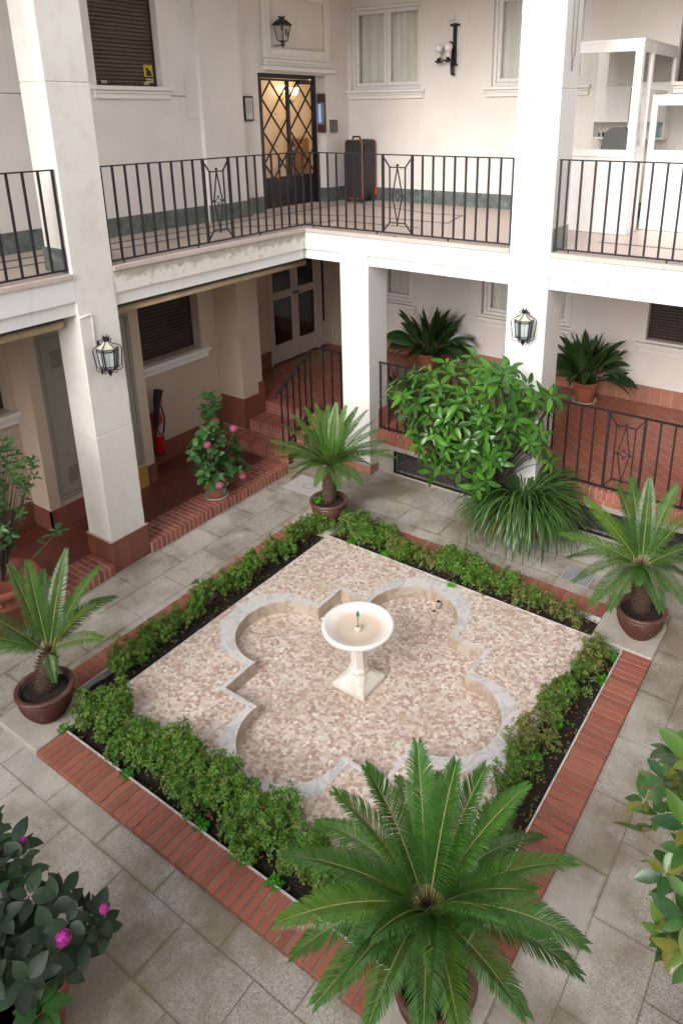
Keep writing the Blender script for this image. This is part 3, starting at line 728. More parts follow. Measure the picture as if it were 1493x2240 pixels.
MB().box(-1.495, -1.493, a.y+.035, b.y-.05, b.z+.09, a.z-.05).build('paper', simple('grey_paper', (.42, .42, .42), .8), t)
a = at(314, 141, 'x', WX-.106); b = at(337, 186, 'x', WX-.106)
t = thing('yellow_sticker', 'yellow paper sticker with a dark seated figure at the foot of the shutter', 'sticker', (WX-.106, a.y, a.z))
xs = WX-.112
MB().box(xs, xs+.003, a.y, b.y, b.z+.09, a.z).build('sheet', simple('yellow_paper', (.62, .42, .02), .7, var=.05), t)
MB().box(xs, xs+.003, a.y+.02, b.y, b.z+.025, b.z+.07).build('strip', simple('pale_yellow_paper', (.60, .52, .22), .7), t)
m = MB(); W_ = b.y-a.y; H_ = a.z-b.z-.09; zb = b.z+.09
poly = [(.25, .05), (.22, .30), (.30, .45), (.16, .55), (.20, .70), (.30, .78), (.42, .70), (.60, .60), (.66, .50), (.82, .48), (.80, .36), (.88, .22), (.86, .05)]
m.add([(xs+.0035, a.y+W_*u, zb+H_*v) for u, v in poly], [tuple(range(len(poly)))])
c = (.27, .81)
m.add([(xs+.0035, a.y+W_*(c[0]+.05*math.cos(k*PI/5)), zb+H_*(c[1]+.035*math.sin(k*PI/5))) for k in range(10)], [tuple(range(10))])
for k in range(9): m.box(xs+.003, xs+.0036, a.y+W_*(.1+k*.09), a.y+W_*(.16+k*.09), zb+H_*.91, zb+H_*.94)
for k in range(7): m.box(xs+.003, xs+.0036, a.y+W_*(.2+k*.10), a.y+W_*(.27+k*.10), b.z+.04, b.z+.055)
m.build('figure', simple('dark_ink', (.035, .025, .035), .8), t)
m = MB()
for px, py in ((228, 179), (321, 183)):
    q = at(px, py, 'x', WX-.105); m.box(WX-.112, WX-.098, q.y-.04, q.y+.04, q.z-.018, q.z+.018, .01)
m.build('shutter_lock', simple('cream_plastic', (.45, .42, .30), .5), LW)

# ---- left wall, lower storey
LX = -1.42
OLL = (-1.75, at(439.7, 740, 'x', LX).y)
OL2 = (-4.45, -3.28)
m = MB()
wall(m, 'x', LX, -9.5, .095, 0, 2.82, .44, [(OL2[0], OL2[1], 1.50, 2.72), (OLL[0], OLL[1], 1.50, 2.72)])
m.box(-2.3, -1.86, .10, 1.25, 0, 2.82)
m.box(-2.3, LX-.06, 2.79, 3.0, 0, 2.82); m.box(-2.3, -1.86, 1.25, 2.79, 2.55, 2.82)
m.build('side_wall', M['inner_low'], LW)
for o_ in (OLL, OL2):
    shutter(LW, 'x', LX, o_[0]+.013, o_[1]-.013, 1.50, 2.72, 'shut_dk', .17, .05); sill(LW, 'x', LX, o_[0]-.02, o_[1]+.04, 1.49, deep=.17)
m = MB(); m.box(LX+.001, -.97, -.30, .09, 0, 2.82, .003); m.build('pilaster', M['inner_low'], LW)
m = MB(); m.box(LX, LX+.02, -9.5, -3.26, LG, LG+.28); m.box(LX, LX+.02, -1.78, -.32, LG, LG+.28)
m.box(LX+.02, -.95, -.32, -.3005, .30, .74); m.box(-.969, -.95, -.3005, .11, .30, .74); m.box(LX, LX+.02, -.62, -.32, .401, .62); m.box(-.969, -.95, -.0, .11, .741, .90)
m.box(-1.86, -1.84, .11, 1.23, RG, RG+.28); m.box(LX-.059, LX-.04, 2.80, 2.98, RG, RG+.28)
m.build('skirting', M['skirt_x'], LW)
# closet with grey metal doors
m = MB(); m.box(LX+.001, -1.08, -3.23, -3.10, LG, 2.82); m.box(LX+.001, -1.08, -1.93, -1.80, LG, 2.82); m.box(LX+.001, -1.08, -3.10, -1.93, 2.34, 2.82); m.box(LX+.001, -1.10, -3.10, -1.93, LG, .42)
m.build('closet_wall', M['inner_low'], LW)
m = MB(); m.box(-1.079, -1.062, -3.25, -1.94-.0, LG, .36); m.box(-1.079, -1.062, -1.915, -1.785, LG, .36); m.box(LX+.02, -1.062, -3.25, -3.2305, LG, .36)
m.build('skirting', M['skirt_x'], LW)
cd = thing('closet_door', 'tall grey metal closet doors behind the left pillar', 'closet door', (-1.1, -2.5, .42))
m = MB(); m.box(-1.12, -1.085, -3.10, -3.055, .42, 2.34); m.box(-1.12, -1.085, -1.975, -1.93, .42, 2.34); m.box(-1.12, -1.085, -3.055, -1.975, 2.295, 2.34); m.box(-1.12, -1.085, -3.055, -1.975, .42, .465); m.build('door_frame', M['closet'], cd)
for a_, b_ in ((-3.05, -2.52), (-2.512, -1.98)):
    lf = MB().box(-1.115, -1.088, a_, b_, .47, 2.29, .004).build('door_leaf', M['closet'], cd)
    m = MB()
    for c_ in (a_+.10, a_+.26):
        for zz in (1.95, .60):
            for k in range(7): m.box(-1.089, -1.083, c_, c_+.12, zz+k*.028, zz+k*.028+.013, .002)
    m.build('louvre', simple('louvre_paint', (.14, .11, .08), .5), lf)
t = thing('wood_board', 'ochre wooden board standing at the foot of the wall beside the left pillar', 'board', (-1.0, -1.95, LG))
MB().box(-1.061, -1.04, -2.16, -1.94, LG, .405, .003).build('plank', simple('ochre_wood', (.46, .25, .06), .6, vs=4), t)

# ---- lower glazed door (plane x = -1.88)
GX = -1.88
gd = thing('glazed_door', 'taupe double door with dark glass panes at the top of the brick steps', 'door', (GX, 2.0, RG))
ya, yb, yc, yd = 1.27, 1.885, 2.49, 2.78
m = MB(); m.box(GX-.04, GX+.03, ya-.02, ya+.01, RG, 2.55); m.box(GX-.04, GX+.03, yd-.02, yd+.01, RG, 2.55); m.box(GX-.04, GX+.03, yc-.02, yc+.02, RG, 2.55); m.box(GX-.04, GX+.03, ya+.01, yc-.02, 2.50, 2.55)
m.build('door_frame', M['frame_gray'], gd)
def leaf(a, b, name='door_leaf', rails=(RG+.30, RG+1.08, RG+1.20)):
    m = MB(); s = .085; z0 = RG+.03; z1 = 2.49
    m.box(GX-.02, GX+.02, a, a+s, z0, z1, .004); m.box(GX-.02, GX+.02, b-s, b, z0, z1, .004); m.box(GX-.019, GX+.019, a+s, b-s, z0, z0+.07); m.box(GX-.019, GX+.019, a+s, b-s, rails[0]-.03, rails[0]+.03)
    m.box(GX-.01, GX+.008, a+s, b-s, z0+.07, rails[0]-.03)
    if len(rails) > 1: m.box(GX-.019, GX+.019, a+s, b-s, rails[1], rails[2])
    m.box(GX-.019, GX+.019, a+s, b-s, z1-.06, z1)
    l = m.build(name, M['frame_gray'], gd)
    m = MB()
    if len(rails) > 1: m.box(GX-.003, GX+.003, a+s, b-s, rails[0]+.03, rails[1]); m.box(GX-.003, GX+.003, a+s, b-s, rails[2], z1-.06)
    else: m.box(GX-.003, GX+.003, a+s, b-s, rails[0]+.03, z1-.06)
    m.build('pane', M['glass_dk'], l)
leaf(ya+.012, yb-.002); leaf(yb+.002, yc-.022); leaf(yc+.022, yd-.022, 'side_light', (RG+.42,))
m = MB()
for yy in (yb-.04, yb+.04): m.sphere((GX+.06, yy, RG+1.13), .022, 10); m.tube([(GX+.02, yy, RG+1.13), (GX+.06, yy, RG+1.13)], .01)
m.build('door_knob', M['black'], gd)
MB().box(-4.2, GX-.1, .9, 3.0, RG-.05, 2.7).build('hall_dark_block', M['dark'], LW)  # solid dark block, colour stands in for the unlit hall behind the glass

# ---- floors of the lower galleries, brick edges and steps
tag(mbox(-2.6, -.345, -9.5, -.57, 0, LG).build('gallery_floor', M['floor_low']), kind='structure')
def bricks_strip(mb, mo, x0, x1, y0, y1, z0, z1, along, pitch, seg=.24, j=.010, stag=.5, bev=.004, rj=random.Random(3)):
    """bricks laid side by side along an axis; each strip is cut across at staggered joints; mo gets the mortar body"""
    mo.box(x0+.003, x1-.003, y0+.003, y1-.003, z0, z1-.005)
    A, B = (x0, x1) if along == 'x' else (y0, y1); P, Q = (y0, y1) if along == 'x' else (x0, x1)
    n = max(1, round((B-A)/pitch)); p = (B-A)/n
    for i in range(n):
        a = A+i*p+j/2; b = A+(i+1)*p-j/2
        cuts = [P]
        if seg and Q-P > seg*1.15:
            c = P+((i % 2)*stag*seg if stag else 0)
            c = P+seg*(1 if i % 2 == 0 else .5)
            while c < Q-.03: cuts.append(c); c += seg
        cuts.append(Q)
        for c0, c1 in zip(cuts[:-1], cuts[1:]):
            d0 = c0+(j/2 if c0 > P else 0); d1 = c1-(j/2 if c1 < Q else 0); dz = rj.uniform(-.0015, .0015)
            if along == 'x': mb.box(a, b, d0, d1, z0+.001, z1+dz, bev)
            else: mb.box(d0, d1, a, b, z0+.001, z1+dz, bev)
m = MB(); mo = MB()
bricks_strip(m, mo, -.345, .04, -2.80, -.575, .0, LG+.008, 'y', .066, .2)
be = thing('brick_edging', 'low red brick edging step between the lantern pillar and the brick steps', 'edging', (0, -3, 0))
m.build('brick', M['brick_dk'], be); mo.build('mortar_bed', M['mort_light'], be)
m = MB(); mo = MB(); bricks_strip(m, mo, -.345, .04, -6.9, -3.268, .0, LG+.008, 'y', .066, .2)
be2 = thing('brick_edging', 'low red brick edging step left of the lantern pillar, beside the big terracotta pot', 'edging', (0, -5, 0))
m.build('brick', M['brick_dk'], be2); mo.build('mortar_bed', M['mort_light'], be2)
# three steps up, treads of bricks on edge
st = thing('brick_steps', 'three red brick steps with pale joints climbing to the glazed door', 'steps', (-.6, -.3, LG))
m = MB(); mo = MB(); T = [(-.575, .276), (-.25, .432), (.10, RG)]
ends = [-.25, .10, .44]
zprev = LG
for (yf, zt), ye in zip(T, ends):
    xl = LX+.022 if yf < -.4 else (-.948 if yf < .05 else -.948)
    x0 = LX+.022; 
    if yf > -.3: x0 = -.949
    if yf > .05: x0 = LX+.022
    n = round((.05-x0)/.0595); p = (.05-x0)/n
    mo.box(x0+.002, .046, yf+.006, ye-.002, 0, zt-.006)
    for i in range(n):
        a = x0+i*p+.004; b = a+p-.008
        m.box(a, b, yf, yf+(.24 if ye < .2 else .24), zt-.105, zt, .004)
        if ye-yf > .3: pass
    # course of stretchers below and behind
    for (q0, q1, zz0, zz1) in ((yf, yf+.1, max(zprev+.004, zt-.155), zt-.112),):
        k = x0; i = 0
        while k < .045:
            e = min(k+(.2 if i else .12), .05); m.box(k+.004, e-.004, q0+.002, q1, zz0, zz1, .003); k = e; i += 1
    k = x0; i = 0
    while k < .045:
        e = min(k+(.2 if i % 7 else .09), .05); m.box(k+.003, e-.003, yf+.248, ye-.001, zt-.05, zt-.001, .003); k = e; i += 1
    zprev = zt
m.build('brick', M['brick_dk'], st); mo.build('mortar_bed', M['mort_light'], st)
MB().box(-1.40, -.951, .101, .4395, 0, RG-.01).build('core', M['mort'], st)
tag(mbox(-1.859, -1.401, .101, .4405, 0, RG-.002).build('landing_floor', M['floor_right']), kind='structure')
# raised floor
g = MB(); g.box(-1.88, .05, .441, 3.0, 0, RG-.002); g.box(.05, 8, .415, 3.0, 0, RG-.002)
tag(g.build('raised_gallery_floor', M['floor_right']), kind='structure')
rw = thing('retaining_wall', 'low grey wall under the raised gallery floor with a red brick top edge', 'low wall', (3, .16, 0))
VY = .16; vents = [(1.21, 2.70), (3.45, 5.2)]
m = MB(); wall(m, 'y', VY, .05, .53, 0, .42, .25); wall(m, 'y', VY, .951, 2.762, 0, .41, .25, [(1.21, 2.70, .03, .345)]); wall(m, 'y', VY, 3.206, 6.55, 0, .41, .25, [(3.45, 5.2, .03, .345)])
m.build('wall_face', simple('grey_render', (.36, .32, .28), .85, var=.2, vs=6, bump=.3), rw)
m = MB(); mo = MB()
for a, b in ((.052, .53), (.951, 2.762), (3.206, 6.55)):
    n = round((b-a)/.064); p = (b-a)/n; mo.box(a, b, .152, .413, .415, RG-.006)
    for i in range(n):
        m.box(a+i*p+.005, a+(i+1)*p-.005, .138, .25, .478, RG, .006)
    k = a; i = 0
    while k < b-.01:
        e = min(k+(.215 if i else .1), b); m.box(k+.005, e-.005, .140, .24, .422, .470, .004); m.box(k+.005, e-.005, .258, .413, RG-.06, RG-.0005, .003) if True else 0; k = e; i += 1
m.build('brick', M['brick'], rw); mo.build('mortar_bed', M['mort_light'], rw)
for i, (a, b) in enumerate(vents):
    t = thing('vent_grille', ('black basement vent with diamond bars below the glossy leafed shrub', 'black basement vent with diamond bars behind the right-hand cycad')[i], 'grille', ((a+b)/2, VY, .03), 'basement vents')
    m = MB(); m.box(a, b, VY+.10, VY+.11, .03, .345); m.build('mesh', M['dark'], t)
    m = MB(); m.box(a, a+.02, VY-.004, VY+.03, .03, .345); m.box(b-.02, b, VY-.004, VY+.03, .03, .345); m.box(a+.02, b-.02, VY-.004, VY+.03, .03, .045); m.box(a+.02, b-.02, VY-.004, VY+.03, .33, .345); m.build('frame', M['black'], t)
    m = MB(); x = a-.3
    while x < b:
        for s in (1, -1):
            xa, za, xb, zb = (x, .045, x+.42, .33) if s > 0 else (x+.42, .045, x, .33)
            lo, hi = a+.02, b-.02
            def cl(xa, za, xb, zb):
                if max(xa, xb) < lo or min(xa, xb) > hi: return None
                f = lambda q: za+(q-xa)/(xb-xa)*(zb-za)
                if xa < lo: xa, za_ = lo, f(lo)
                elif xa > hi: xa, za_ = hi, f(hi)
                else: za_ = za
                if xb < lo: xb, zb_ = lo, f(lo)
                elif xb > hi: xb, zb_ = hi, f(hi)
                else: zb_ = zb
                return xa, za_, xb, zb_
            q = cl(xa, za, xb, zb)
            if q and abs(q[0]-q[2]) > .01: m.bar((q[0], VY+.010+s*.003, q[1]), (q[2], VY+.010+s*.003, q[3]), .008, .008, up=(0, 1, 0))
        x += .21
    m.build('bars', simple('grey_steel', (.10, .10, .11), .4, .4), t)

# unseen sides of the courtyard; south one's height set for the light
m = MB(); m.box(7.6, 8.0, -9.9, .0, 0, 6.6); m.box(0, 8.0, -9.9, -9.5, 0, 3.0); tag(m.build('far_courtyard_wall', M['facade']), 'plain cream unseen wall closing the courtyard, its south side kept low for the light', 'wall')
# ================================================================== planter square, tiled platform, basin
TZ = .043; BZ = -.0822
pk = thing('brick_kerb', 'red brick kerb round the planting bed with stone slabs at its corners', 'kerb', (CX, CY, 0))
m = MB(); mo = MB(); rj = random.Random(5)
for s, ax in ((-1, 'y'), (1, 'y'), (-1, 'x'), (1, 'x')):
    n = 43; L = 2*HS; p = L/n
    lo, hi = (SO, KO) if s > 0 else (-KO, -SO)
    if ax == 'x': mo.box(CX+lo+.004, CX+hi-.004, CY-HS, CY+HS, -.06, .033)
    else: mo.box(CX-HS, CX+HS, CY+lo+.004, CY+hi-.004, -.06, .033)
    for i in range(n):
        a = -HS+i*p+.006; b = a+p-.012; d = rj.uniform(-.002, .002); e = rj.uniform(-.002, .002)
        if ax == 'x': m.box(CX+lo+e, CX+hi+e*.2, CY+a, CY+b, -.05, .040+d, .005)
        else: m.box(CX+a, CX+b, CY+lo+e, CY+hi+e*.2, -.05, .040+d, .005)
m.build('brick', M['brick'], pk); mo.build('mortar_bed', M['mort'], pk)
for sx in (-1, 1):
    for sy in (-1, 1):
        x0, x1 = sorted((CX+sx*(HS+.004), CX+sx*KO)); y0, y1 = sorted((CY+sy*(HS+.004), CY+sy*(KO+.0)))
        MB().box(x0, x1, y0, y1, -.05, .050, .008).build('corner_slab', M['slabstone'], pk)
m = MB()
for s in (-1, 1):
    m.box(CX+s*(SO-.008), CX+s*(SO+.004), CY-HS, CY+HS, -.05, .046); m.box(CX-HS, CX+HS, CY+s*(SO-.008), CY+s*(SO+.004), -.05, .0465)
m.build('edging_strip', M['marble'], pk)
# soil with an uneven surface
def soil_grid(x0, x1, y0, y1, z, mb, step=.035, amp=.022):
    nx = max(2, int((x1-x0)/step)); ny = max(2, int((y1-y0)/step)); vs = []
    for j in range(ny+1):
        for i in range(nx+1):
            x = x0+(x1-x0)*i/nx; y = y0+(y1-y0)*j/ny
            e = 0 if i in (0, nx) or j in (0, ny) else 1
            vs.append((x, y, z+amp*(math.sin(x*13+y*7)*.4+math.sin(y*23-x*5)*.3)+e*random.uniform(-.01, .012)))
    mb.add(vs, [(j*(nx+1)+i, j*(nx+1)+i+1, (j+1)*(nx+1)+i+1, (j+1)*(nx+1)+i) for j in range(ny) for i in range(nx)], True)
m = MB()
soil_grid(CX-SO+.008, CX-HS, CY-HS, CY+HS, -.012, m); soil_grid(CX+HS, CX+SO-.008, CY-HS, CY+HS, -.012, m)
soil_grid(CX-HS, CX+HS, CY-SO+.008, CY-HS, -.012, m); soil_grid(CX-HS, CX+HS, CY+HS, CY+SO-.008, -.012, m)
tag(m.build('planting_soil', M['soil']), kind='structure')
# tile platform with the four-lobed basin
def lobes():
    inner = []; outer = []
    c, r = .826, .424
    a0 = math.atan2(.42, -.056)
    for k in range(4):
        rot = k*PI/2; ca, sa = math.cos(rot), math.sin(rot)
        P = [(.77, -.77)]
        for i in range(33):
            a = -a0+2*a0*i/32; P.append((c+r*math.cos(a), r*math.sin(a)))
        Q = [(.808, -.808), (.808, -.485), (1.115, -.475), (1.405, -.222), (1.405, .222), (1.115, .475), (.808, .485)]
        for x, y in P: inner.append((CX+(x*ca-y*sa)*K, CY+(x*sa+y*ca)*K))
        for x, y in Q: outer.append((CX+(x*ca-y*sa)*K, CY+(x*sa+y*ca)*K))
    return inner, outer
INN, OUT = lobes()
import bmesh
def ring(outer, inner, z, name, mat, parent):
    bm = bmesh.new()
    def loop(P):
        vs = [bm.verts.new((x, y, z)) for x, y in P]
        return [bm.edges.new((vs[i], vs[(i+1) % len(vs)])) for i in range(len(vs))]
    es = loop(outer)+loop(inner)
    bmesh.ops.triangle_fill(bm, use_beauty=True, use_dissolve=False, edges=es)
    bmesh.ops.recalc_face_normals(bm, faces=bm.faces)
    for f in bm.faces:
        if f.normal.z < 0: f.normal_flip()
    mb = MB(); bm.verts.index_update(); off = OFF.get(parent.name, Vector())
    mb.add([v.co[:] for v in bm.verts], [tuple(v.index for v in f.verts) for f in bm.faces]); bm.free()
    return mb.build(name, mat, parent)
tp = thing('tiled_basin', 'square platform of broken pink and cream marble tiles with a sunken four-lobed basin', 'basin', (CX, CY, 0))
sq = [(CX-HS, CY-HS), (CX+HS, CY-HS), (CX+HS, CY+HS), (CX-HS, CY+HS)]
ring(sq, OUT, TZ, 'tile_surface', M['terrazzo'], tp)
bd = ring(OUT, INN, TZ+.003, 'marble_border', M['marble'], tp)
m = MB(); n = len(INN); H0 = BZ
m.add([(x, y, TZ+.003) for x, y in INN]+[(x, y, H0) for x, y in INN], [(i, (i+1) % n, n+(i+1) % n, n+i) for i in range(n)])
# plain upright basin wall in brown-stained marble
m.build('basin_wall', marble_w('basin_wall_marble', (.52, .44, .37), (.36, .27, .20), .9, .6), tp)
m = MB(); no = len(OUT); m.add([(x, y, TZ+.003) for x, y in OUT]+[(x, y, TZ-.005) for x, y in OUT], [(i, n2, no+n2, no+i) for i in range(no) for n2 in [(i+1) % no]])
m.build('border_edge', M['marble'], tp)
m = MB(); m.box(CX-HS+.02, CX+HS-.02, CY-HS+.02, CY+HS-.02, BZ-.03, BZ); m.build('basin_floor', M['terrazzo_low'], tp)
m = MB()
for s in (-1, 1):
    m.box(CX+s*HS, CX+s*(HS+.010), CY-HS-.010, CY+HS+.010, -.1, TZ+.004); m.box(CX-HS, CX+HS, CY+s*HS, CY+s*(HS+.010), -.1, TZ+.0035)
m.build('edging_strip', M['marble'], tp)
t = thing('drain_pipe', 'short stub pipe standing in the far lobe of the basin', 'pipe', (3.2, -2.2, BZ))
q = at(958, 1330, 'z', BZ)
m = MB(); m.tube([(q.x, q.y, BZ), (q.x, q.y, BZ+.075)], .022, 14); m.build('pipe', simple('grey_plastic', (.36, .33, .30), .6), t)
m = MB(); m.lathe([(.0, .0758), (.018, .0758)], (q.x, q.y, BZ), 14); m.build('bore', M['dark'], t)
q = at(949, 1337, 'z', BZ); m = MB(); m.lathe([(.0, .0015), (.014, .0015)], (q.x, q.y, BZ), 14); m.build('drain_hole', M['dark'], t)
# fountain
FX, FY = S(2.995, -3.095)
ft = thing('fountain', 'cream marble pedestal fountain with a round shallow bowl in the middle of the basin', 'fountain', (FX, FY, BZ))
m = MB(); h = .161
m.box(FX-h, FX+h, FY-h, FY+h, BZ+.001, BZ+.045, .004)
vs = []; 
top = [(.088*math.cos(PI/8+k*PI/4), .088*math.sin(PI/8+k*PI/4)) for k in range(8)]
basep = []
for k in range(8):
    a = PI/8+k*PI/4; c_, s_ = math.cos(a), math.sin(a); q = (h-.004)/max(abs(c_), abs(s_)); basep.append((q*c_*1.0, q*s_*1.0))
# square corners
sqc = [(h-.004, h-.004), (-h+.004, h-.004), (-h+.004, -h+.004), (h-.004, -h+.004)]
vs = [(FX+x, FY+y, BZ+.046) for x, y in sqc]+[(FX+x, FY+y, BZ+.135) for x, y in top]
fs = []
for k in range(4):
    a = 4+2*k; b = 4+(2*k+1) % 8; c2 = 4+(2*k+2) % 8
    fs.append((k, a, b)); fs.append((k, b, (k+1) % 4)) if False else None
    fs = [f for f in fs if f]
# corner k lies between octagon verts 2k and 2k+1 (angles 22.5..67.5 for corner 45)
fs = []
for k in range(4):
    a, b, c2 = 4+2*k, 4+2*k+1, 4+(2*k+2) % 8
    fs += [(k, b, a), (k, (k+1) % 4, c2, b)]
m.add(vs, fs); m.build('base', M['marble_clean'], ft)
m = MB(); m.lathe([(.086, .13), (.090, .15), (.090, .165), (.074, .185), (.066, .38), (.072, .472)], (FX, FY, BZ), 8, False, rot=PI/8)
m.lathe([(.074, .455), (.10, .475)], (FX, FY, BZ), 24); m.build('shaft', M['marble_clean'], ft)
m = MB()
prof = [(.05, .462), (.12, .470), (.20, .492), (.262, .525), (.292, .553), (.301, .566), (.301, .578), (.294, .588), (.278, .590), (.262, .584), (.245, .572), (.20, .548), (.13, .532), (.06, .525), (0, .523)]
m.lathe(prof, (FX, FY, BZ+.012), 72)
t_ = NT('fountain_bowl_marble'); tc = t_.n('ShaderNodeTexCoord'); 
n1 = t_.noise(9, 6)
geo = t_.n('ShaderNodeSeparateXYZ'); t_.l(tc.outputs['Object'], geo.inputs[0])
r2 = t_.math('SQRT', t_.math('ADD', t_.math('POWER', geo.outputs[0], 2), t_.math('POWER', geo.outputs[1], 2)))
stn = t_.math('MULTIPLY', t_.ramp(t_.math('ADD', r2, t_.math('MULTIPLY', n1, .05)), ((.20, (1, 1, 1)), (.27, (.0, .0, .0)))), t_.ramp(geo.outputs[2], ((.48, (0, 0, 0)), (.52, (1, 1, 1)))))
wv = t_.n('ShaderNodeTexWave', wave_type='RINGS', rings_direction='Z'); wv.inputs['Scale'].default_value = 14; wv.inputs['Distortion'].default_value = 1.2; t_.l(tc.outputs['Object'], wv.inputs['Vector'])
t_.col(t_.mix(t_.math('MULTIPLY', stn, .75), (.78, .745, .70), t_.mix(t_.math('MULTIPLY', wv.outputs['Fac'], .18), (.56, .42, .30), (.40, .28, .19)))); t_.rough(.3)
bo = m.build('bowl', t_.m, ft)
m = MB(); m.lathe([(.030, .525), (.028, .575), (.024, .578), (.018, .578), (.018, .55)], (FX, FY, BZ), 20); m.build('collar', M['marble_clean'], ft)
m = MB(); m.lathe([(.012, .55), (.012, .585), (.005, .592), (.005, .64), (.009, .645), (.009, .66), (.004, .668)], (FX, FY, BZ), 12); nz = m.build('nozzle', M['brass'], ft)
m = MB(); m.lathe([(.004, .664), (.012, .676), (.013, .695), (.006, .72), (.0, .73)], (FX, FY, BZ), 10); m.build('nozzle_tip', simple('verdigris', (.03, .16, .17), .5), nz)
# grates in the paving
q = at(1262, 1262, 'z', 0)
t = thing('drain_grate', 'pale square drain grate in the paving behind the hedge, left of the right-hand cycad', 'grate', (q.x, q.y, 0))
MB().box(q.x-.15, q.x+.15, q.y-.13, q.y+.13, .0005, .006).build('frame', simple('grate_steel', (.42, .42, .44), .5, .3), t)
m = MB()
for i in range(11):
    for j in range(5): m.box(q.x-.13+i*.0245, q.x-.13+i*.0245+.012, q.y-.115+j*.047, q.y-.115+j*.047+.036, .006, .0068)
m.build('slot', simple('slot_grey', (.20, .20, .21), .7), t)
q = at(676, 1064, 'z', 0)
t = thing('drain_cover', 'round drain cover with a ring of holes in a pale slab near the back cycad', 'drain cover', (q.x, q.y, 0))
MB().box(q.x-.28, q.x+.20, q.y-.2, q.y+.2, .0005, .005, .001).build('slab', simple('pale_slab', (.50, .47, .45), .8, var=.08, bump=.15), t)
m = MB()
for k in range(18):
    a = 2*PI*k/18; m.lathe([(0, .0056), (.0075, .0056)], (q.x+.068*math.cos(a), q.y+.068*math.sin(a), 0), 6)
m.build('hole', M['dark'], t)

# ================================================================== railings
def ornament(mb, P, a, b, z0, z1):
    """P(u, z) -> xyz ; iron panel between posts a and b"""
    w = b-a; i0, i1 = a+w*.235, b-w*.235; zt, zb = z1-(z1-z0)*.155, z0+(z1-z0)*.135; mid = (a+b)/2
    zm = (zt+zb)/2
    S = .013
    for s in ((a, z1-.02, i0, zt), (b, z1-.02, i1, zt), (a, z0+.01, i0, zb), (b, z0+.01, i1, zb), (i0, zt, i1, zt), (i0, zb, i1, zb), (i0, zt, i0, zb), (i1, zt, i1, zb)):
        mb.bar(P(s[0], s[1]), P(s[2], s[3]), S)
    d = w*.17
    for s in ((mid, zt, mid-d, zm), (mid, zt, mid+d, zm), (mid, zb, mid-d, zm), (mid, zb, mid+d, zm)): mb.bar(P(s[0], s[1]), P(s[2], s[3]), .011)
    for u, z, r in ((mid, zt+.022, .016), (mid, zb-.022, .014), (mid-d-.012, zm, .011), (mid+d+.012, zm, .011)): mb.sphere(P(u, z), r, 10)
    k = d*.95
    q = [(mid-k, zm), (mid, zm+k), (mid+k, zm), (mid, zm-k)]
    for i in range(4):
        p0 = q[i]; p1 = q[(i+1) % 4]; pts = []
        for j in range(7):
            t = j/6; cx_, cz_ = (p0[0]+p1[0])/2, (p0[1]+p1[1])/2
            x = p0[0]+(p1[0]-p0[0])*t; z = p0[1]+(p1[1]-p0[1])*t; f = math.sin(PI*t)*.42
            pts.append(P(x+(mid-x)*f, z+(zm-z)*f))
        mb.tube(pts, .005, 6)
def railing(name_, label, ax, val, u0, u1, zb, zt, bars, orn=(), root=None, bal=.018, tall=.0):
    P = (lambda u, z: (u, val, z)) if ax == 'x' else (lambda u, z: (val, u, z))
    t = root or thing(name_, label, 'railing', P((u0+u1)/2, zb))
    m = MB(); m.bar(P(u0, zt), P(u1, zt), .036, .012); m.build('top_rail', M['iron'], t)
    m = MB(); m.bar(P(u0, zb), P(u1, zb), .024, .016)
    k = u0+.15
    while k < u1: m.bar(P(k, zb-.035), P(k, zb-.008), .012); k += .95
    m.build('bottom_rail', M['iron'], t)
    me = None
    for u in bars:
        m = MB(); m.bar(P(0, zb+.008), P(0, zt-.006), bal)
        if me is None:
            o = m.build('baluster', M['iron'], None); me = o.data; 
        else:
            o = bpy.data.objects.new('baluster', me); sc.collection.objects.link(o)
        o.parent = t; off = OFF[t.name]
        o.location = (-off.x+(u if ax == 'x' else 0), -off.y+(0 if ax == 'x' else u), -off.z)
    for a, b in orn:
        m = MB(); m.bar(P(a, zb+.008), P(a, zt-.006), .026); m.bar(P(b, zb+.008), P(b, zt-.006), .026)
        ornament(m, P, a, b, zb, zt); m.build('ornament_panel', M['iron'], t)
    return t
def even(a, b, n): return [a+(b-a)*(i+1)/(n+1) for i in range(n)]
ZB, ZT = 3.18, 4.05
rl = railing('balcony_railing', 'black iron balcony railing bending round the inner corner above the brick steps', 'y', -.05, -2.80, .05, ZB, ZT,
    even(-2.80, -1.549, 8)+[-2.79]+even(-1.18, .05, 8), [(-1.549, -1.18)])
railing('', '', 'x', .05, -.05, 2.745, ZB, ZT, even(-.05, 1.135, 8)+[-.04]+even(1.53, 2.73, 8)+[2.735], [(1.14, 1.53)], root=rl)
m = MB(); m.sphere((1.335, .0, 3.135), .022, 12); m.build('ball', M['black'], rl)
railing('balcony_railing', 'black iron balcony railing running out of view at the far left, beyond the lantern pillar', 'y', -.05, -6.9, -3.262, ZB, ZT, even(-6.9, -3.262, 25)+[-3.27], [])
railing('balcony_railing', 'black iron balcony railing in front of the glazed white kiosk', 'x', .05, 3.222, 6.53, ZB, ZT, [3.235]+[3.314+.132*k for k in range(10)]+[3.314+.132*k for k in range(13, 24)], [(4.62, 5.0)])
railing('gallery_railing', 'black iron railing with diamond panel on the raised gallery behind the right-hand cycad', 'x', .20, 3.225, 6.53, .615, 1.505, [3.24, 3.30, 3.455, 3.608, 3.751, 4.433, 4.575, 4.72, 4.86, 5.0, 5.14, 5.28, 5.42], [(3.902, 4.279)])
railing('gallery_railing', 'black iron railing half hidden behind the glossy leafed shrub', 'x', .20, .968, 2.745, .615, 1.505, [.985]+even(.985, 1.62, 4)+even(2.0, 2.745, 5), [(1.64, 2.0)])
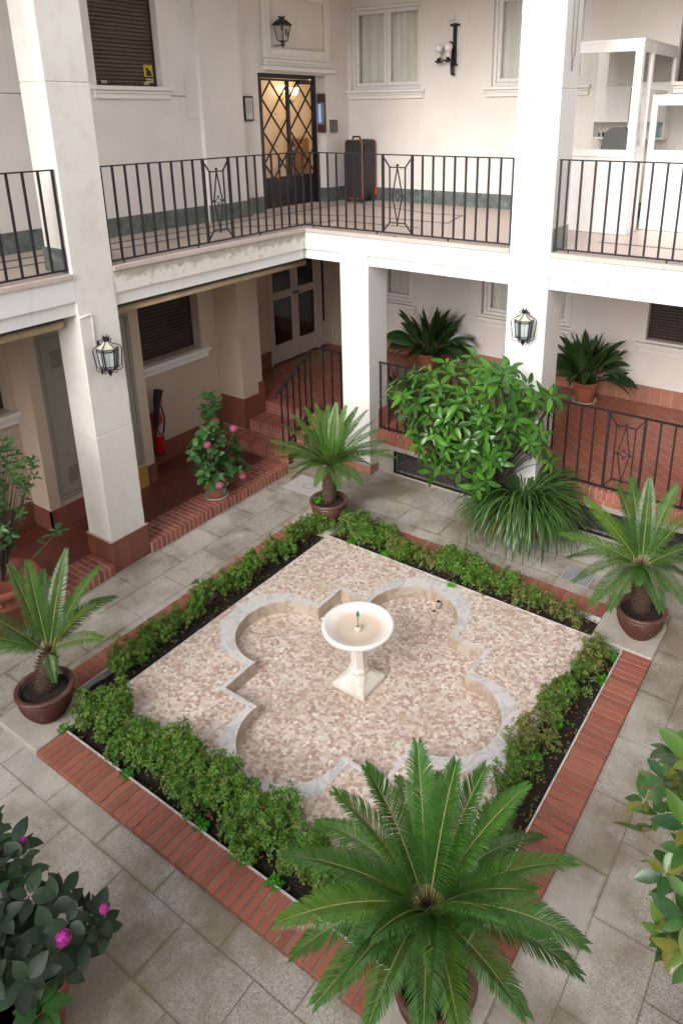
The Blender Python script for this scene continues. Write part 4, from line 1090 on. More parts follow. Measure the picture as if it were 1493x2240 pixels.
sr = railing('stair_railing', 'black iron stair railing sloping down beside the brick steps', 'x', .24, -.09, .53, RG+.04, 1.497, [.02, .17, .32, .47], [])
m = MB(); m.bar((-.09, .245, 1.497), (-.09, .12, 1.497), .036, .012); m.bar((-.09, .12, 1.497), (-.09, -.56, 1.10), .036, .012)
m.tube([(-.09, -.55, 1.105), (-.09, -.60, 1.075), (-.09, -.60, 1.05), (-.09, -.575, 1.045)], .012, 8); m.build('handrail', M['iron'], sr)
for k, (yy, z0_) in enumerate(((-.50, .12), (-.385, .276), (-.26, .276), (-.135, .432), (-.01, .432), (.105, RG))):
    m = MB(); zt_ = 1.497-(max(0, .12-yy))*.584-.006; m.bar((-.09, yy, max(z0_, .30 if yy < .1 else RG)), (-.09, yy, zt_), .019); m.build('baluster', M['iron'], sr)
m = MB(); m.bar((-.09, -.5, .30), (-.09, .105, .655), .02); m.build('bottom_rail', M['iron'], sr)

# ================================================================== awnings
for i, (y0_, y1_, lab) in enumerate(((-2.80, .20, 'rolled tan awning under the left gallery edge, between the lantern pillar and the corner'), (-6.8, -3.30, 'rolled tan awning under the gallery edge left of the lantern pillar'))):
    t = thing('rolled_awning', lab, 'awning', (-.2, y1_, 2.68), 'awnings rolled under the left gallery')
    m = MB(); m.tube([(-.20, y0_, 2.665), (-.20, y1_-.01, 2.665)], .042, 16); m.build('roll', M['awning'], t)
    m = MB(); m.box(-.28, -.12, y0_, y1_-.02, 2.71, 2.735); m.build('mount', M['dark'], t)

# ================================================================== wall lanterns
def lantern(name_, label, kind, val, u, zc, wd=.235, ht=.30):
    """kind 'x': fixed on plane x=val facing +x ; 'y': plane y=val facing -y"""
    if kind == 'x': B = lambda a, b, c: (val+.13+b, u+a, zc+c)
    else: B = lambda a, b, c: (u+a, val-.13-b, zc+c)
    t = thing(name_, label, 'lantern', B(0, 0, 0), 'wrought iron lanterns on the pillars')
    h = wd/2*.82; n = 6
    ang = [PI/6+k*PI/3 for k in range(6)]
    ring_ = lambda r, z: [B(r*math.cos(a), r*math.sin(a), z) for a in ang]
    m = MB(); b0, t0 = ring_(h*.78, -ht*.36), ring_(h, ht*.30)
    for i in range(6): m.bar(b0[i], t0[i], .010)
    for r_, z_, w_ in ((h*.78, -ht*.36, .008), (h*.80, -ht*.28, .006), (h, ht*.30, .010), (h*.98, ht*.22, .006)):
        q = ring_(r_, z_)
        for i in range(6): m.bar(q[i], q[(i+1) % 6], w_)
    for za, zb_, ra, rb in ((-ht*.36, -ht*.28, h*.78, h*.80), (ht*.22, ht*.30, h*.98, h)):   # fretwork bands of little crosses
        qa, qb = ring_(ra, za), ring_(rb, zb_)
        for i in range(6):
            A0, A1, B0, B1 = map(Vector, (qa[i], qa[(i+1) % 6], qb[i], qb[(i+1) % 6]))
            for j in range(4):
                m.bar(A0.lerp(A1, j/4), B0.lerp(B1, (j+1)/4), .0035); m.bar(A0.lerp(A1, (j+1)/4), B0.lerp(B1, j/4), .0035)
    for i in range(6):   # leading
        A0, A1, B0, B1 = map(Vector, (b0[i], b0[(i+1) % 6], t0[i], t0[(i+1) % 6]))
        c0 = A0.lerp(A1, .5); c1 = B0.lerp(B1, .5)
        m.bar(c0.lerp(c1, .12), c0.lerp(c1, .80), .003); m.bar(c0.lerp(c1, .80), B0.lerp(A0, .12), .003); m.bar(c0.lerp(c1, .80), B1.lerp(A1, .12), .003)
    m.build('cage', M['iron'], t)
    m = MB()
    for i in range(6): m.quad(b0[i], b0[(i+1) % 6], t0[(i+1) % 6], t0[i])
    m.build('pane', M['lantern_glass'], t)
    m = MB(); prof = [(h*1.08, .30), (h*.92, .335), (h*.55, .42), (h*.30, .50), (h*.26, .54)]
    rr = [ring_(r_, z_*ht) for r_, z_ in prof]
    m.add([p for q in rr for p in q], [(i*6+k, i*6+(k+1) % 6, (i+1)*6+(k+1) % 6, (i+1)*6+k) for i in range(len(rr)-1) for k in range(6)])
    m.build('cap', simple('lantern_cap', (.56, .52, .42), .5), t)
    m = MB(); cr = ring_(h*.30, .53*ht); 
    for k in range(8):
        a = 2*PI*k/8; a2 = a+PI/8; a0 = a-PI/8
        m.add([B(h*.28*math.cos(a0), h*.28*math.sin(a0), .52*ht), B(h*.28*math.cos(a2), h*.28*math.sin(a2), .52*ht), B(h*.34*math.cos(a2), h*.34*math.sin(a2), .60*ht), B(h*.45*math.cos(a), h*.45*math.sin(a), .72*ht), B(h*.34*math.cos(a0), h*.34*math.sin(a0), .60*ht)], [(0, 1, 2, 3, 4)])
    m.build('crown', M['iron'], t)
    m = MB()
    for a in ang[0:6]:   # twisted side rods with scrolls
        c_, s_ = math.cos(a), math.sin(a)
        if (s_ < -.9): continue
        pts = [B(c_*h*q, s_*h*q, z*ht) for q, z in ((.42, .56), (.36, .50), (.40, .45), (.80, .40), (1.22, .33), (1.34, .24))]
        m.tube(pts, .0045, 6)
        sp = B(c_*h*.46, s_*h*.46, .575*ht); m.sphere(sp, .008, 6)
        rod = [B(c_*h*(1.34-.16*j/14), s_*h*(1.34-.16*j/14), (.24-.54*j/14)*ht) for j in range(15)]
        m.tube(rod, [.0045+.0028*(j % 2) for j in range(15)], 5)
        pts = [B(c_*h*q, s_*h*q, z*ht) for q, z in ((1.18, -.30), (1.22, -.40), (1.02, -.46), (.55, -.45), (.22, -.47), (.10, -.55))]
        m.tube(pts, .004, 6)
        pts = [B(c_*h*q, s_*h*q, z*ht) for q, z in ((1.18, -.30), (1.04, -.31), (.92, -.35), (.98, -.40))]
        m.tube(pts, .0035, 5)
    m.build('scrollwork', M['iron'], t)
    m = MB(); q0 = [(h*.72, -.37), (h*.30, -.42), (h*.14, -.47), (h*.24, -.53), (h*.12, -.60), (.002, -.66)]
    rr = [[B(r_*math.cos(a), r_*math.sin(a), z_*ht) for a in [2*PI*k/10 for k in range(10)]] for r_, z_ in q0]
    m.add([p for q in rr for p in q], [(i*10+k, i*10+(k+1) % 10, (i+1)*10+(k+1) % 10, (i+1)*10+k) for i in range(len(rr)-1) for k in range(10)], True)
    m.build('finial', M['iron'], t)
    m = MB(); m.bar(B(0, -.128, -.10*ht), B(0, -h*.8, -.10*ht), .014); m.bar(B(0, -.128, .25*ht), B(0, -h*.8, .25*ht), .010); m.bar(B(0, -.128, -.2), B(0, -.128, .14), .02, .006); m.build('bracket', M['iron'], t)
    m = MB(); m.sphere(B(0, 0, -.02), .03, 10, (1, 1, 1.3)); m.bar(B(0, 0, -.10), B(0, 0, -.05), .022); m.build('bulb', M['frost'], t)
    return t
M['lantern_glass'] = simple('lantern_glass', (.42, .46, .46), .15, var=.1)
M['lantern_clear'] = glassm('clear_lantern_glass', (.9, .9, .9), .8, .9)
lantern('wall_lantern', 'black wrought iron lantern on the left pillar, at the end of a thin conduit', 'x', 0, -3.085, 2.34)
lantern('wall_lantern', 'black wrought iron lantern on the white pillar above the glossy leafed shrub', 'y', 0, 3.02, 2.36)
m = MB(); m.tube([(.008, -3.247, 2.735), (.008, -3.125, 2.745), (.008, -3.118, 2.74), (.008, -3.118, 2.42)], .008, 8)
tag(m.build('conduit', M['trim']), 'thin white conduit leading to the lantern on the left pillar', 'conduit')
# lantern with the letter above the lattice door
q = at(617, 70, 'x', -1.36)
t = thing('door_lantern', 'black tapered lantern with the letter B above the lattice door', 'lantern', (q.x, q.y, q.z))
cx, cy, cz = q
m = MB(); lo = [(cx+sx*.062, cy+sy*.062, cz-.15) for sx, sy in ((1, 1), (1, -1), (-1, -1), (-1, 1))]; hi = [(cx+sx*.108, cy+sy*.108, cz+.11) for sx, sy in ((1, 1), (1, -1), (-1, -1), (-1, 1))]
for i in range(4): m.bar(lo[i], hi[i], .012); m.bar(lo[i], lo[(i+1) % 4], .012); m.bar(hi[i], hi[(i+1) % 4], .012)
m.build('cage', M['black'], t)
m = MB()
for i in range(4): m.quad(lo[i], lo[(i+1) % 4], hi[(i+1) % 4], hi[i])
m.build('pane', M['lantern_clear'], t)
m = MB(); m.lathe([(.185, .105), (.175, .125), (.13, .165), (.085, .20), (.05, .215), (.05, .235), (.028, .235), (.03, .25), (.0, .255)], (cx, cy, cz), 4, False, rot=PI/4)
m.build('cap', M['black'], t)
m = MB()
for k in range(8): a = k*PI/4; m.bar((cx+.05*math.cos(a), cy+.05*math.sin(a), cz+.235), (cx+.062*math.cos(a), cy+.062*math.sin(a), cz+.262), .012)
m.build('crown', M['black'], t)
m = MB(); m.lathe([(.05, -.155), (.02, -.19), (.03, -.22), (.004, -.26)], (cx, cy, cz), 10)
for s in (-1, 1): m.tube([(cx, cy+s*.055, cz-.155), (cx, cy+s*.075, cz-.18), (cx, cy+s*.05, cz-.215), (cx, cy+s*.01, cz-.24)], .005, 6)
m.bar((cx, cy, cz-.22), (cx-.19, cy, cz-.22), .012); m.bar((cx, cy, cz+.18), (cx-.19, cy, cz+.18), .012); m.build('finial', M['black'], t)
m = MB(); m.lathe([(.012, -.15), (.014, .02)], (cx, cy, cz), 10); m.build('candle', M['frame'], t)
cu = bpy.data.curves.new('letter', 'FONT'); cu.body = 'B'; cu.size = .17; cu.extrude = .003; cu.align_x = 'CENTER'; cu.align_y = 'CENTER'; cu.materials.append(M['black'])
tmp = bpy.data.objects.new('tmp_letter', cu); sc.collection.objects.link(tmp); bpy.context.view_layer.update(); lm = bpy.data.meshes.new_from_object(tmp.evaluated_get(bpy.context.evaluated_depsgraph_get())); bpy.data.objects.remove(tmp)
lo_ = bpy.data.objects.new('letter', lm); sc.collection.objects.link(lo_); lo_.parent = t; lo_.location = (.090, .015, -.015); lo_.rotation_euler = (R(90)-R(10), 0, R(90))

for o_ in [t]: o_.scale = (.76, .76, .76)
# sconce with two globe bulbs on the back wall
q = at(988, 110, 'y', 2.9); sx = q.x
t = thing('wall_sconce', 'black iron wall sconce with two white globe bulbs between the two upper windows', 'sconce', (sx, 3.0, 5.2))
zt_, zb_ = at(988, 50, 'y', 2.93).z, at(988, 160, 'y', 2.93).z
m = MB(); m.box(sx-.024, sx+.024, 2.955, 2.998, zb_+.1, zt_, .004); m.box(sx-.075, sx+.075, 2.94, 2.999, zt_-.04, zt_-.01, .01); m.box(sx-.05, sx+.05, 2.93, 2.999, zb_+.10, zb_+.13, .01)
for k in range(4): m.tube([(sx-.02+k*.012, 2.94, zb_+.35), (sx-.03+k*.015, 2.93, zb_+.15), (sx-.035+k*.018, 2.935, zb_+.0), (sx-.01+k*.012, 2.94, zb_-.03)], .007, 6)
m.tube([(sx, 2.955, zt_-.28), (sx-.05, 2.93, zt_-.24), (sx-.085, 2.93, zt_-.27), (sx-.07, 2.93, zt_-.31)], .012, 8)
m.build('back_bar', M['iron'], t)
for dx, dy in ((-.20, -.06), (.03, -.20)):
    g = at(963, 85, 'y', 2.93) if dx < 0 else None
    gx, gy, gz = sx+dx, 2.93+dy, zt_-.33
    m = MB(); m.tube([(sx, 2.95, zb_+.22), (sx+dx*.45, 2.95+dy*.4, zb_+.15), (sx+dx*.9, 2.93+dy*.9, zb_+.20), (gx, gy, zb_+.32), (gx, gy, gz-.17)], .009, 8)
    m.lathe([(.012, -.20), (.05, -.185), (.062, -.165), (.03, -.17), (.024, -.13)], (gx, gy, gz), 16); ar = m.build('arm', M['iron'], t)
    m = MB(); m.lathe([(.02, -.14), (.02, -.085), (.014, -.06)], (gx, gy, gz), 12); m.build('socket', M['frame'], ar)
    m = MB(); m.sphere((gx, gy, gz), .062, 16); m.build('globe_bulb', simple('opal_glass', (.72, .70, .70), .15), ar)
q2 = at(987, 38, 'y', 2.97)
t = thing('alarm_sensor', 'white sensor box on the wall just above the two-bulb sconce', 'sensor', (q2.x, 3, q2.z))
MB().box(q2.x-.05, q2.x+.045, 2.95, 2.999, q2.z-.035, q2.z+.035, .008).build('case', M['frame'], t); m = MB(); m.sphere((q2.x-.01, 2.94, q2.z-.02), .022, 10); m.build('sensor_head', M['frame'], t)
# loop of cable on the side of the white pillar
m = MB(); m.tube([(3.216, .14, 6.2), (3.216, .15, 5.4), (3.216, .16, 5.02), (3.216, .20, 4.93), (3.216, .25, 5.03), (3.216, .26, 5.5), (3.216, .27, 6.2)], .004, 6); m.tube([(3.216, .195, 4.95), (3.216, .20, 4.86)], .006, 6)
tag(m.build('hanging_cable', simple('grey_cable', (.16, .15, .15), .6)), 'thin grey loop of cable hanging on the side of the white pillar', 'cable')

# ================================================================== glazed kiosk on the upper gallery
kx0, kx1, ky0, ky1, kz = 2.62, 3.50, 1.52, 2.93, 5.20
kk = thing('glazed_kiosk', 'white framed glass porter kiosk on the upper gallery at the right', 'kiosk', (3.3, 2, FL))
def gframe(parent, kind, val, u0, u1, z0, z1, rail, stile=.085, top=.12, solid=True, name='glazed_panel'):
    m = MB(); th = .045
    def b(a0, a1, c0, c1, d0=0, d1=th): bx(m, kind, val, a0, a1, d0, d1, c0, c1, .003)
    b(u0, u0+stile, z0, z1); b(u1-stile, u1, z0, z1); b(u0+stile, u1-stile, z1-top, z1); b(u0+stile, u1-stile, z0, z0+.10 if rail-z0 > .2 else rail)
    if rail-z0 > .2: b(u0+stile, u1-stile, rail-.08, rail)
    if solid: b(u0+stile, u1-stile, z0+.10, rail-.08, .012, th-.012)
    o = m.build(name, M['frame'], parent)
    g = MB(); bx(g, kind, val, u0+stile, u1-stile, .02, .024, rail, z1-top); g.build('pane', M['glass'], o)
    return o
p = gframe(kk, 'y', ky0, kx0, kx1, FL+.004, kz, 4.08, .085, .10)
for zz in (4.95, 4.30, 3.45): MB().box(kx1-.055, kx1-.045, ky0-.012, ky0, zz, zz+.10).build('hinge', M['frost'], p)
gframe(kk, 'x', kx1, ky0+.05, ky0+.42, 4.05, kz-.0, 4.12, .035, .10, False, 'side_panel'); gframe(kk, 'x', kx1, ky0+.425, ky1+.05, 4.72, kz, 4.79, .04, .10, False, 'side_panel')
m = MB(); m.box(kx1-.04, kx1, ky0+.05, ky0+.42, FL+.004, 4.049); m.build('side_board', M['frame'], kk); MB().box(kx0, kx1-.002, ky0+.046, ky1+.05, kz+.001, kz+.03, .004).build('roof_board', M['frame'], kk)
gframe(kk, 'y', 2.05, kx1+.001, 5.2, FL+.004, 4.64, 4.06, .07, .09, True, 'counter_window')
m = MB(); m.box(kx1+.002, 5.2, 2.04, 2.97, 4.641, 4.665, .003); m.build('counter_roof', M['frame'], kk)
sh = thing('wall_shelf', 'white shelf cabinet on the wall inside the glazed kiosk', 'shelf', (3.1, 2.9, 4.2))
m = MB(); a = at(1300, 195, 'y', 2.72); b = at(1450, 305, 'y', 2.72)
a = at(1302, 190, 'y', 2.74); b = at(1449, 305, 'y', 2.74)
m.box(a.x, b.x, 2.74, 2.975, b.z+.20, a.z, .004); m.box(a.x, b.x, 2.70, 2.975, b.z, b.z+.02); m.box(a.x, a.x+.02, 2.72, 2.975, b.z+.02, b.z+.2); m.box(b.x-.02, b.x, 2.72, 2.975, b.z+.02, b.z+.2); m.box((a.x+b.x)/2, (a.x+b.x)/2+.02, 2.72, 2.975, b.z+.02, b.z+.2); m.build('shelf_case', M['frame'], sh)
m = MB(); m.box((a.x+b.x)/2-.004, (a.x+b.x)/2+.002, 2.736, 2.74, b.z+.22, a.z-.02); m.build('door_gap', M['dark'], sh)
tag(MB().box(b.x-.17, b.x-.06, 2.72, 2.725, b.z+.022, b.z+.16).build('postcard', simple('blue_card', (.08, .28, .40), .5)), 'blue picture card leaning on the shelf inside the kiosk', 'card')
m = MB()
for k in range(4): m.lathe([(.016, 0), (.016, .05+.01*k)], (a.x+.09+k*.05, 2.76, b.z+.021), 10)
tag(m.build('desk_tins', M['cgrey'] if 'cgrey' in M else M['black']), 'little dark tins lined up on the left end of the kiosk shelf', 'tins')
ch = thing('office_chair', 'grey high-backed office chair inside the glazed kiosk', 'chair', (3.13, 1.95, FL))
m = MB(); cxx = at(1350, 300, 'y', 2.2).x; cyy = 2.2
poly = [(-.19, .55), (-.20, .85), (-.15, 1.10), (-.08, 1.17), (.08, 1.17), (.15, 1.10), (.20, .85), (.19, .55)]
vs = [(cxx+x, cyy-.03-.02*abs(x)/.2, FL+z) for x, z in poly]+[(cxx+x, cyy+.05, FL+z) for x, z in poly]; n = len(poly)
m.add(vs, [tuple(range(n)), tuple(range(n, 2*n))[::-1]]+[(i, (i+1) % n, n+(i+1) % n, n+i) for i in range(n)]); cg = simple('grey_fabric', (.12, .12, .12), .8)
m.build('backrest', cg, ch); m = MB(); m.box(cxx-.24, cxx+.24, cyy-.5, cyy-.02, FL+.44, FL+.52, .03); m.build('seat', cg, ch)
m = MB(); m.tube([(cxx, cyy-.25, FL+.08), (cxx, cyy-.25, FL+.44)], .03, 10)
for k in range(5): a_ = 2*PI*k/5; m.bar((cxx, cyy-.25, FL+.09), (cxx+.26*math.cos(a_), cyy-.25+.22*math.sin(a_), FL+.06), .04)
m.build('base', M['black'], ch)

# ================================================================== suitcase
q = at(763, 441, 'z', FL); sx0 = q.x; sy0 = q.y
a_ = thing('suitcase', 'tall black wheeled case with orange piping standing against the cream wall', 'suitcase', (-1.10, 2.70, FL), rz=R(0))
x0, x1, y0_, y1_ = -1.28, -.955, 2.58, 2.96; z0_, z1_ = FL+.06, FL+.955
def rounded(x0, x1, z0, z1, r, y, n=6):
    P = []
    for cx_, cz_, a0 in ((x1-r, z1-r, 0), (x0+r, z1-r, 90), (x0+r, z0+r, 180), (x1-r, z0+r, 270)):
        for k in range(n+1): a = R(a0+90*k/n); P.append((cx_+r*math.cos(a), y, cz_+r*math.sin(a)))
    return P
m = MB(); A = rounded(x0, x1, z0_, z1_, .05, y0_); B_ = rounded(x0, x1, z0_, z1_, .05, y1_); C_ = rounded(x0+.02, x1-.02, z0_+.02, z1_-.02, .05, y0_-.03); n = len(A)
m.add(A+B_+C_, [(i, (i+1) % n, n+(i+1) % n, n+i) for i in range(n)]+[(2*n+i, 2*n+(i+1) % n, (i+1) % n, i) for i in range(n)]+[tuple(range(2*n, 3*n)), tuple(range(n, 2*n))[::-1]])
cloth = simple('black_nylon', (.028, .026, .028), .65, var=.15, vs=40, bump=.2)
m.build('body', cloth, a_)
m = MB(); m.tube(A+[A[0]], .0055, 6, False); m.tube([(p[0], y1_-.02, p[2]) for p in B_]+[(B_[0][0], y1_-.02, B_[0][2])], .0035, 6, False)
m.build('piping', simple('orange_piping', (.75, .16, .03), .55), a_)
m = MB(); m.box(x1-.0, x1+.022, y0_+.05, y1_-.07, FL+.5, FL+.86, .012); m.box(x1, x1+.02, y0_+.05, y1_-.07, FL+.12, FL+.34, .012); m.build('side_pocket', cloth, a_)
m = MB(); m.box(x1+.001, x1+.026, y1_-.05, y1_-.01, FL+.10, FL+.22, .005); m.build('orange_guard', simple('orange_plastic', (.8, .10, .02), .4), a_)
m = MB(); m.tube([((x0+x1)/2-.075, 2.66, z1_), ((x0+x1)/2-.06, 2.66, z1_+.045), ((x0+x1)/2+.06, 2.66, z1_+.045), ((x0+x1)/2+.075, 2.66, z1_)], .014, 8)
m.build('handle', M['rubber'], a_); m = MB(); m.tube([(x0-.002, 2.66, FL+.42), (x0-.045, 2.66, FL+.46), (x0-.045, 2.66, FL+.64), (x0-.002, 2.66, FL+.68)], .014, 8); m.build('handle', M['rubber'], a_)
for xx, yy in ((x0+.04, y0_+.02), (x1-.04, y0_+.02), (x0+.04, y1_-.04), (x1-.04, y1_-.04)):
    m = MB(); m.tube([(xx-.018, yy, FL+.032), (xx+.018, yy, FL+.032)], .031, 14); m.box(xx-.025, xx+.025, yy-.03, yy+.03, FL+.055, FL+.12, .01); m.build('wheel', M['rubber'], a_)

# ================================================================== fire extinguisher
q = at(342, 900, 'x', -1.33); ex, ey = -1.335, q.y
t = thing('fire_extinguisher', 'red fire extinguisher with a black horn hanging on the wall below the shuttered window', 'fire extinguisher', (ex, ey, .3))
red = simple('red_enamel', (.42, .012, .018), .28, var=.05)
m = MB(); m.lathe([(.03, .30), (.066, .31), (.07, .33), (.07, .80), (.06, .86), (.028, .90), (.024, .93)], (ex, ey, 0), 22); m.build('cylinder', red, t)
m = MB(); m.box(ex+.03, ex+.0705, ey-.056, ey+.056, .56, .76, .02); m.build('label_sheet', simple('label_paper', (.55, .52, .50), .6), t)
m = MB()
for k in range(7): m.box(ex+.0706, ex+.072, ey-.045, ey+.04-.012*(k % 3), .585+k*.024, .593+k*.024)
m.build('writing', simple('red_ink', (.35, .03, .03), .7), t)
m = MB(); m.lathe([(.026, .93), (.026, .97)], (ex, ey, 0), 12); m.box(ex-.01, ex+.02, ey-.02, ey+.09, .965, .98, .004); m.box(ex-.01, ex+.02, ey-.02, ey+.10, 1.0, 1.012, .004); m.build('valve', red, t)
m = MB(); hp = [(ex+.06, ey-.06, .72), (ex+.07, ey-.05, .90), (ex+.075, ey-.03, 1.05), (ex+.08, ey+.01, 1.20)]
m.tube(hp, [.03, .036, .046, .06], 16, False); m.tube([hp[0], (ex+.055, ey-.062, .70)], [.03, .012], 12); hr = m.build('horn', M['rubber'], t)
m = MB(); m.tube([(ex, ey, .97), (ex+.05, ey+.05, .95), (ex+.085, ey+.055, .80), (ex+.085, ey+.02, .62), (ex+.07, ey-.04, .60), (ex+.06, ey-.06, .70)], .011, 8); m.build('hose', M['rubber'], t)
MB().box(LX+.001, ex-.06, ey-.03, ey+.03, .75, .85).build('bracket', M['black'], t)
# door mat
t = tag(MB().box(-1.75, -1.35, 1.55, 2.35, RG+.0005, RG+.014, .004).build('door_mat', simple('coir', (.26, .17, .075), .95, var=.2, vs=60, bump=.6)), 'worn tan doormat in front of the glazed door', 'doormat')
# ================================================================== plants
M['dry'] = leafmat('dry_leaf', ((.10, .045, .02), (.20, .09, .035), (.30, .16, .07)), .8, .1, .2)
def pr(p):
    v = Vector(p)-EYE; z = v.dot(F_)
    return CAM['ppx']+CAM['f']*v.dot(R_)/z, CAM['ppy']-CAM['f']*v.dot(U_)/z
def inside(poly, x, y):
    c = False; n = len(poly); j = n-1
    for i in range(n):
        xi, yi = poly[i]; xj, yj = poly[j]
        if (yi > y) != (yj > y) and x < (xj-xi)*(y-yi)/(yj-yi)+xi: c = not c
        j = i
    return c
def leaf_tpl(n=5, w=.36, droop=.2, fold=.08, p=.85, petiole=0.0, wave=0):
    """leaf along +y, length 1; returns verts, faces"""
    vs = []; fs = []
    for i in range(n+1):
        t = i/n; y = petiole+(1-petiole)*t; z = -droop*y*y
        hw = w/2*math.sin(PI*min(1, t**p))**.8 if 0 < i < n else .002
        vs += [(-hw, y, z+fold*hw*2+wave*(i % 2)), (0, y, z-0), (hw, y, z+fold*hw*2-wave*(i % 2))]
    for i in range(n):
        a = 3*i; fs += [(a, a+1, a+4, a+3), (a+1, a+2, a+5, a+4)]
    if petiole:
        k = len(vs); vs += [(-.012, 0, 0), (.012, 0, 0)]; fs.append((k, k+1, 2, 0))
    return np.array(vs), fs
def frame(d, up):
    d = np.array(d, float); d /= np.linalg.norm(d)+1e-9; up = np.array(up, float)
    s = np.cross(d, up); l = np.linalg.norm(s)
    if l < 1e-4: s = np.cross(d, (1, 0, 0)); l = np.linalg.norm(s)
    s /= l; n = np.cross(s, d); return np.stack([s, d, n], 1)

# ---- potted cycads
def cyc_pot(t, x, y, z, s=1.0, mat='pot_br'):
    prof = [(.115, 0), (.122, .012)]
    for k in range(14):
        u = k/13; r = .122+.075*math.sin(u*PI*.55)**.9; prof += [(r+.006, .02+u*.19), (r-.001, .02+u*.19+.008)]
    prof += [(.192, .225), (.192, .232), (.214, .238), (.221, .25), (.219, .268), (.210, .274), (.186, .272), (.180, .262), (.176, .225)]
    m = MB(); m.lathe([(r*s, h*s) for r, h in prof], (x, y, z), 48); o = m.build('pot', M[mat], t)
    m = MB(); N = 26; vs = [(x, y, z+.232*s)]; 
    for j in range(1, 7):
        for k in range(N):
            r = .178*s*j/6; a = 2*PI*k/N; vs.append((x+r*math.cos(a), y+r*math.sin(a), z+.228*s+random.uniform(0, .012)*(j < 6)))
    fs = [(0, 1+k, 1+(k+1) % N) for k in range(N)]+[(1+(j-1)*N+k, 1+j*N+k, 1+j*N+(k+1) % N, 1+(j-1)*N+(k+1) % N) for j in range(1, 6) for k in range(N)]
    m.add(vs, fs, True); m.build('soil', M['soil'], t); return o
def frond(mb, rb, P0, tip, arch, wmax, nl, rnd, lw=.0062, curl=.25, tilt=0):
    P0 = np.array(P0); P2 = np.array(tip); L = np.linalg.norm(P2-P0)
    h = P2-P0; up = np.array((0, 0, 1.))
    P1 = P0+h*.42+up*arch*L
    pts = []; n = 16
    for i in range(n+1):
        t = i/n; pts.append((1-t)**2*P0+2*t*(1-t)*P1+t*t*P2)
    pts = np.array(pts)
    rb.tube([Vector(p) for p in pts], [.0050*(1-.8*i/n)+.0010 for i in range(n+1)], 5)
    side0 = np.cross(h, up); side0 /= np.linalg.norm(side0)+1e-9
    side0 = side0*math.cos(tilt)+up*math.sin(tilt)
    for s in (-1, 1):
        for k in range(nl):
            u = .10+.90*(k+rnd.random()*.5)/nl
            f = u*n; i = min(n-1, int(f)); q = pts[i]+(pts[i+1]-pts[i])*(f-i)
            T = pts[i+1]-pts[i]; T /= np.linalg.norm(T)
            S = side0-T*side0.dot(T); S /= np.linalg.norm(S); Nn = np.cross(S, T); 
            if Nn[2] < 0: Nn = -Nn
            ln = wmax*min(1, (u-.04)/.16)**.7*(1.0 if u < .6 else (1-.62*((u-.6)/.4)**1.6))*rnd.uniform(.90, 1.06)
            fw = .42+.75*u**1.5+rnd.uniform(-.05, .05)
            D = S*s*math.cos(fw)+T*math.sin(fw)+Nn*(.30-.10*u+rnd.uniform(-.05, .05)); D /= np.linalg.norm(D)
            W = np.cross(D, Nn); W /= np.linalg.norm(W)
            dr = up*(-1)*ln*curl*.5
            a = q; b = q+D*ln*.45+Nn*ln*.04; c = q+D*ln*.8+dr*.35; e = q+D*ln+dr
            w0, w1 = lw*.5, lw*.5
            mb.add([a-W*w0*.6, a+W*w0*.6, b+W*w1, b-W*w1, c+W*w1*.75, c-W*w1*.75, e], [(0, 1, 2, 3), (3, 2, 4, 5), (5, 4, 6)])
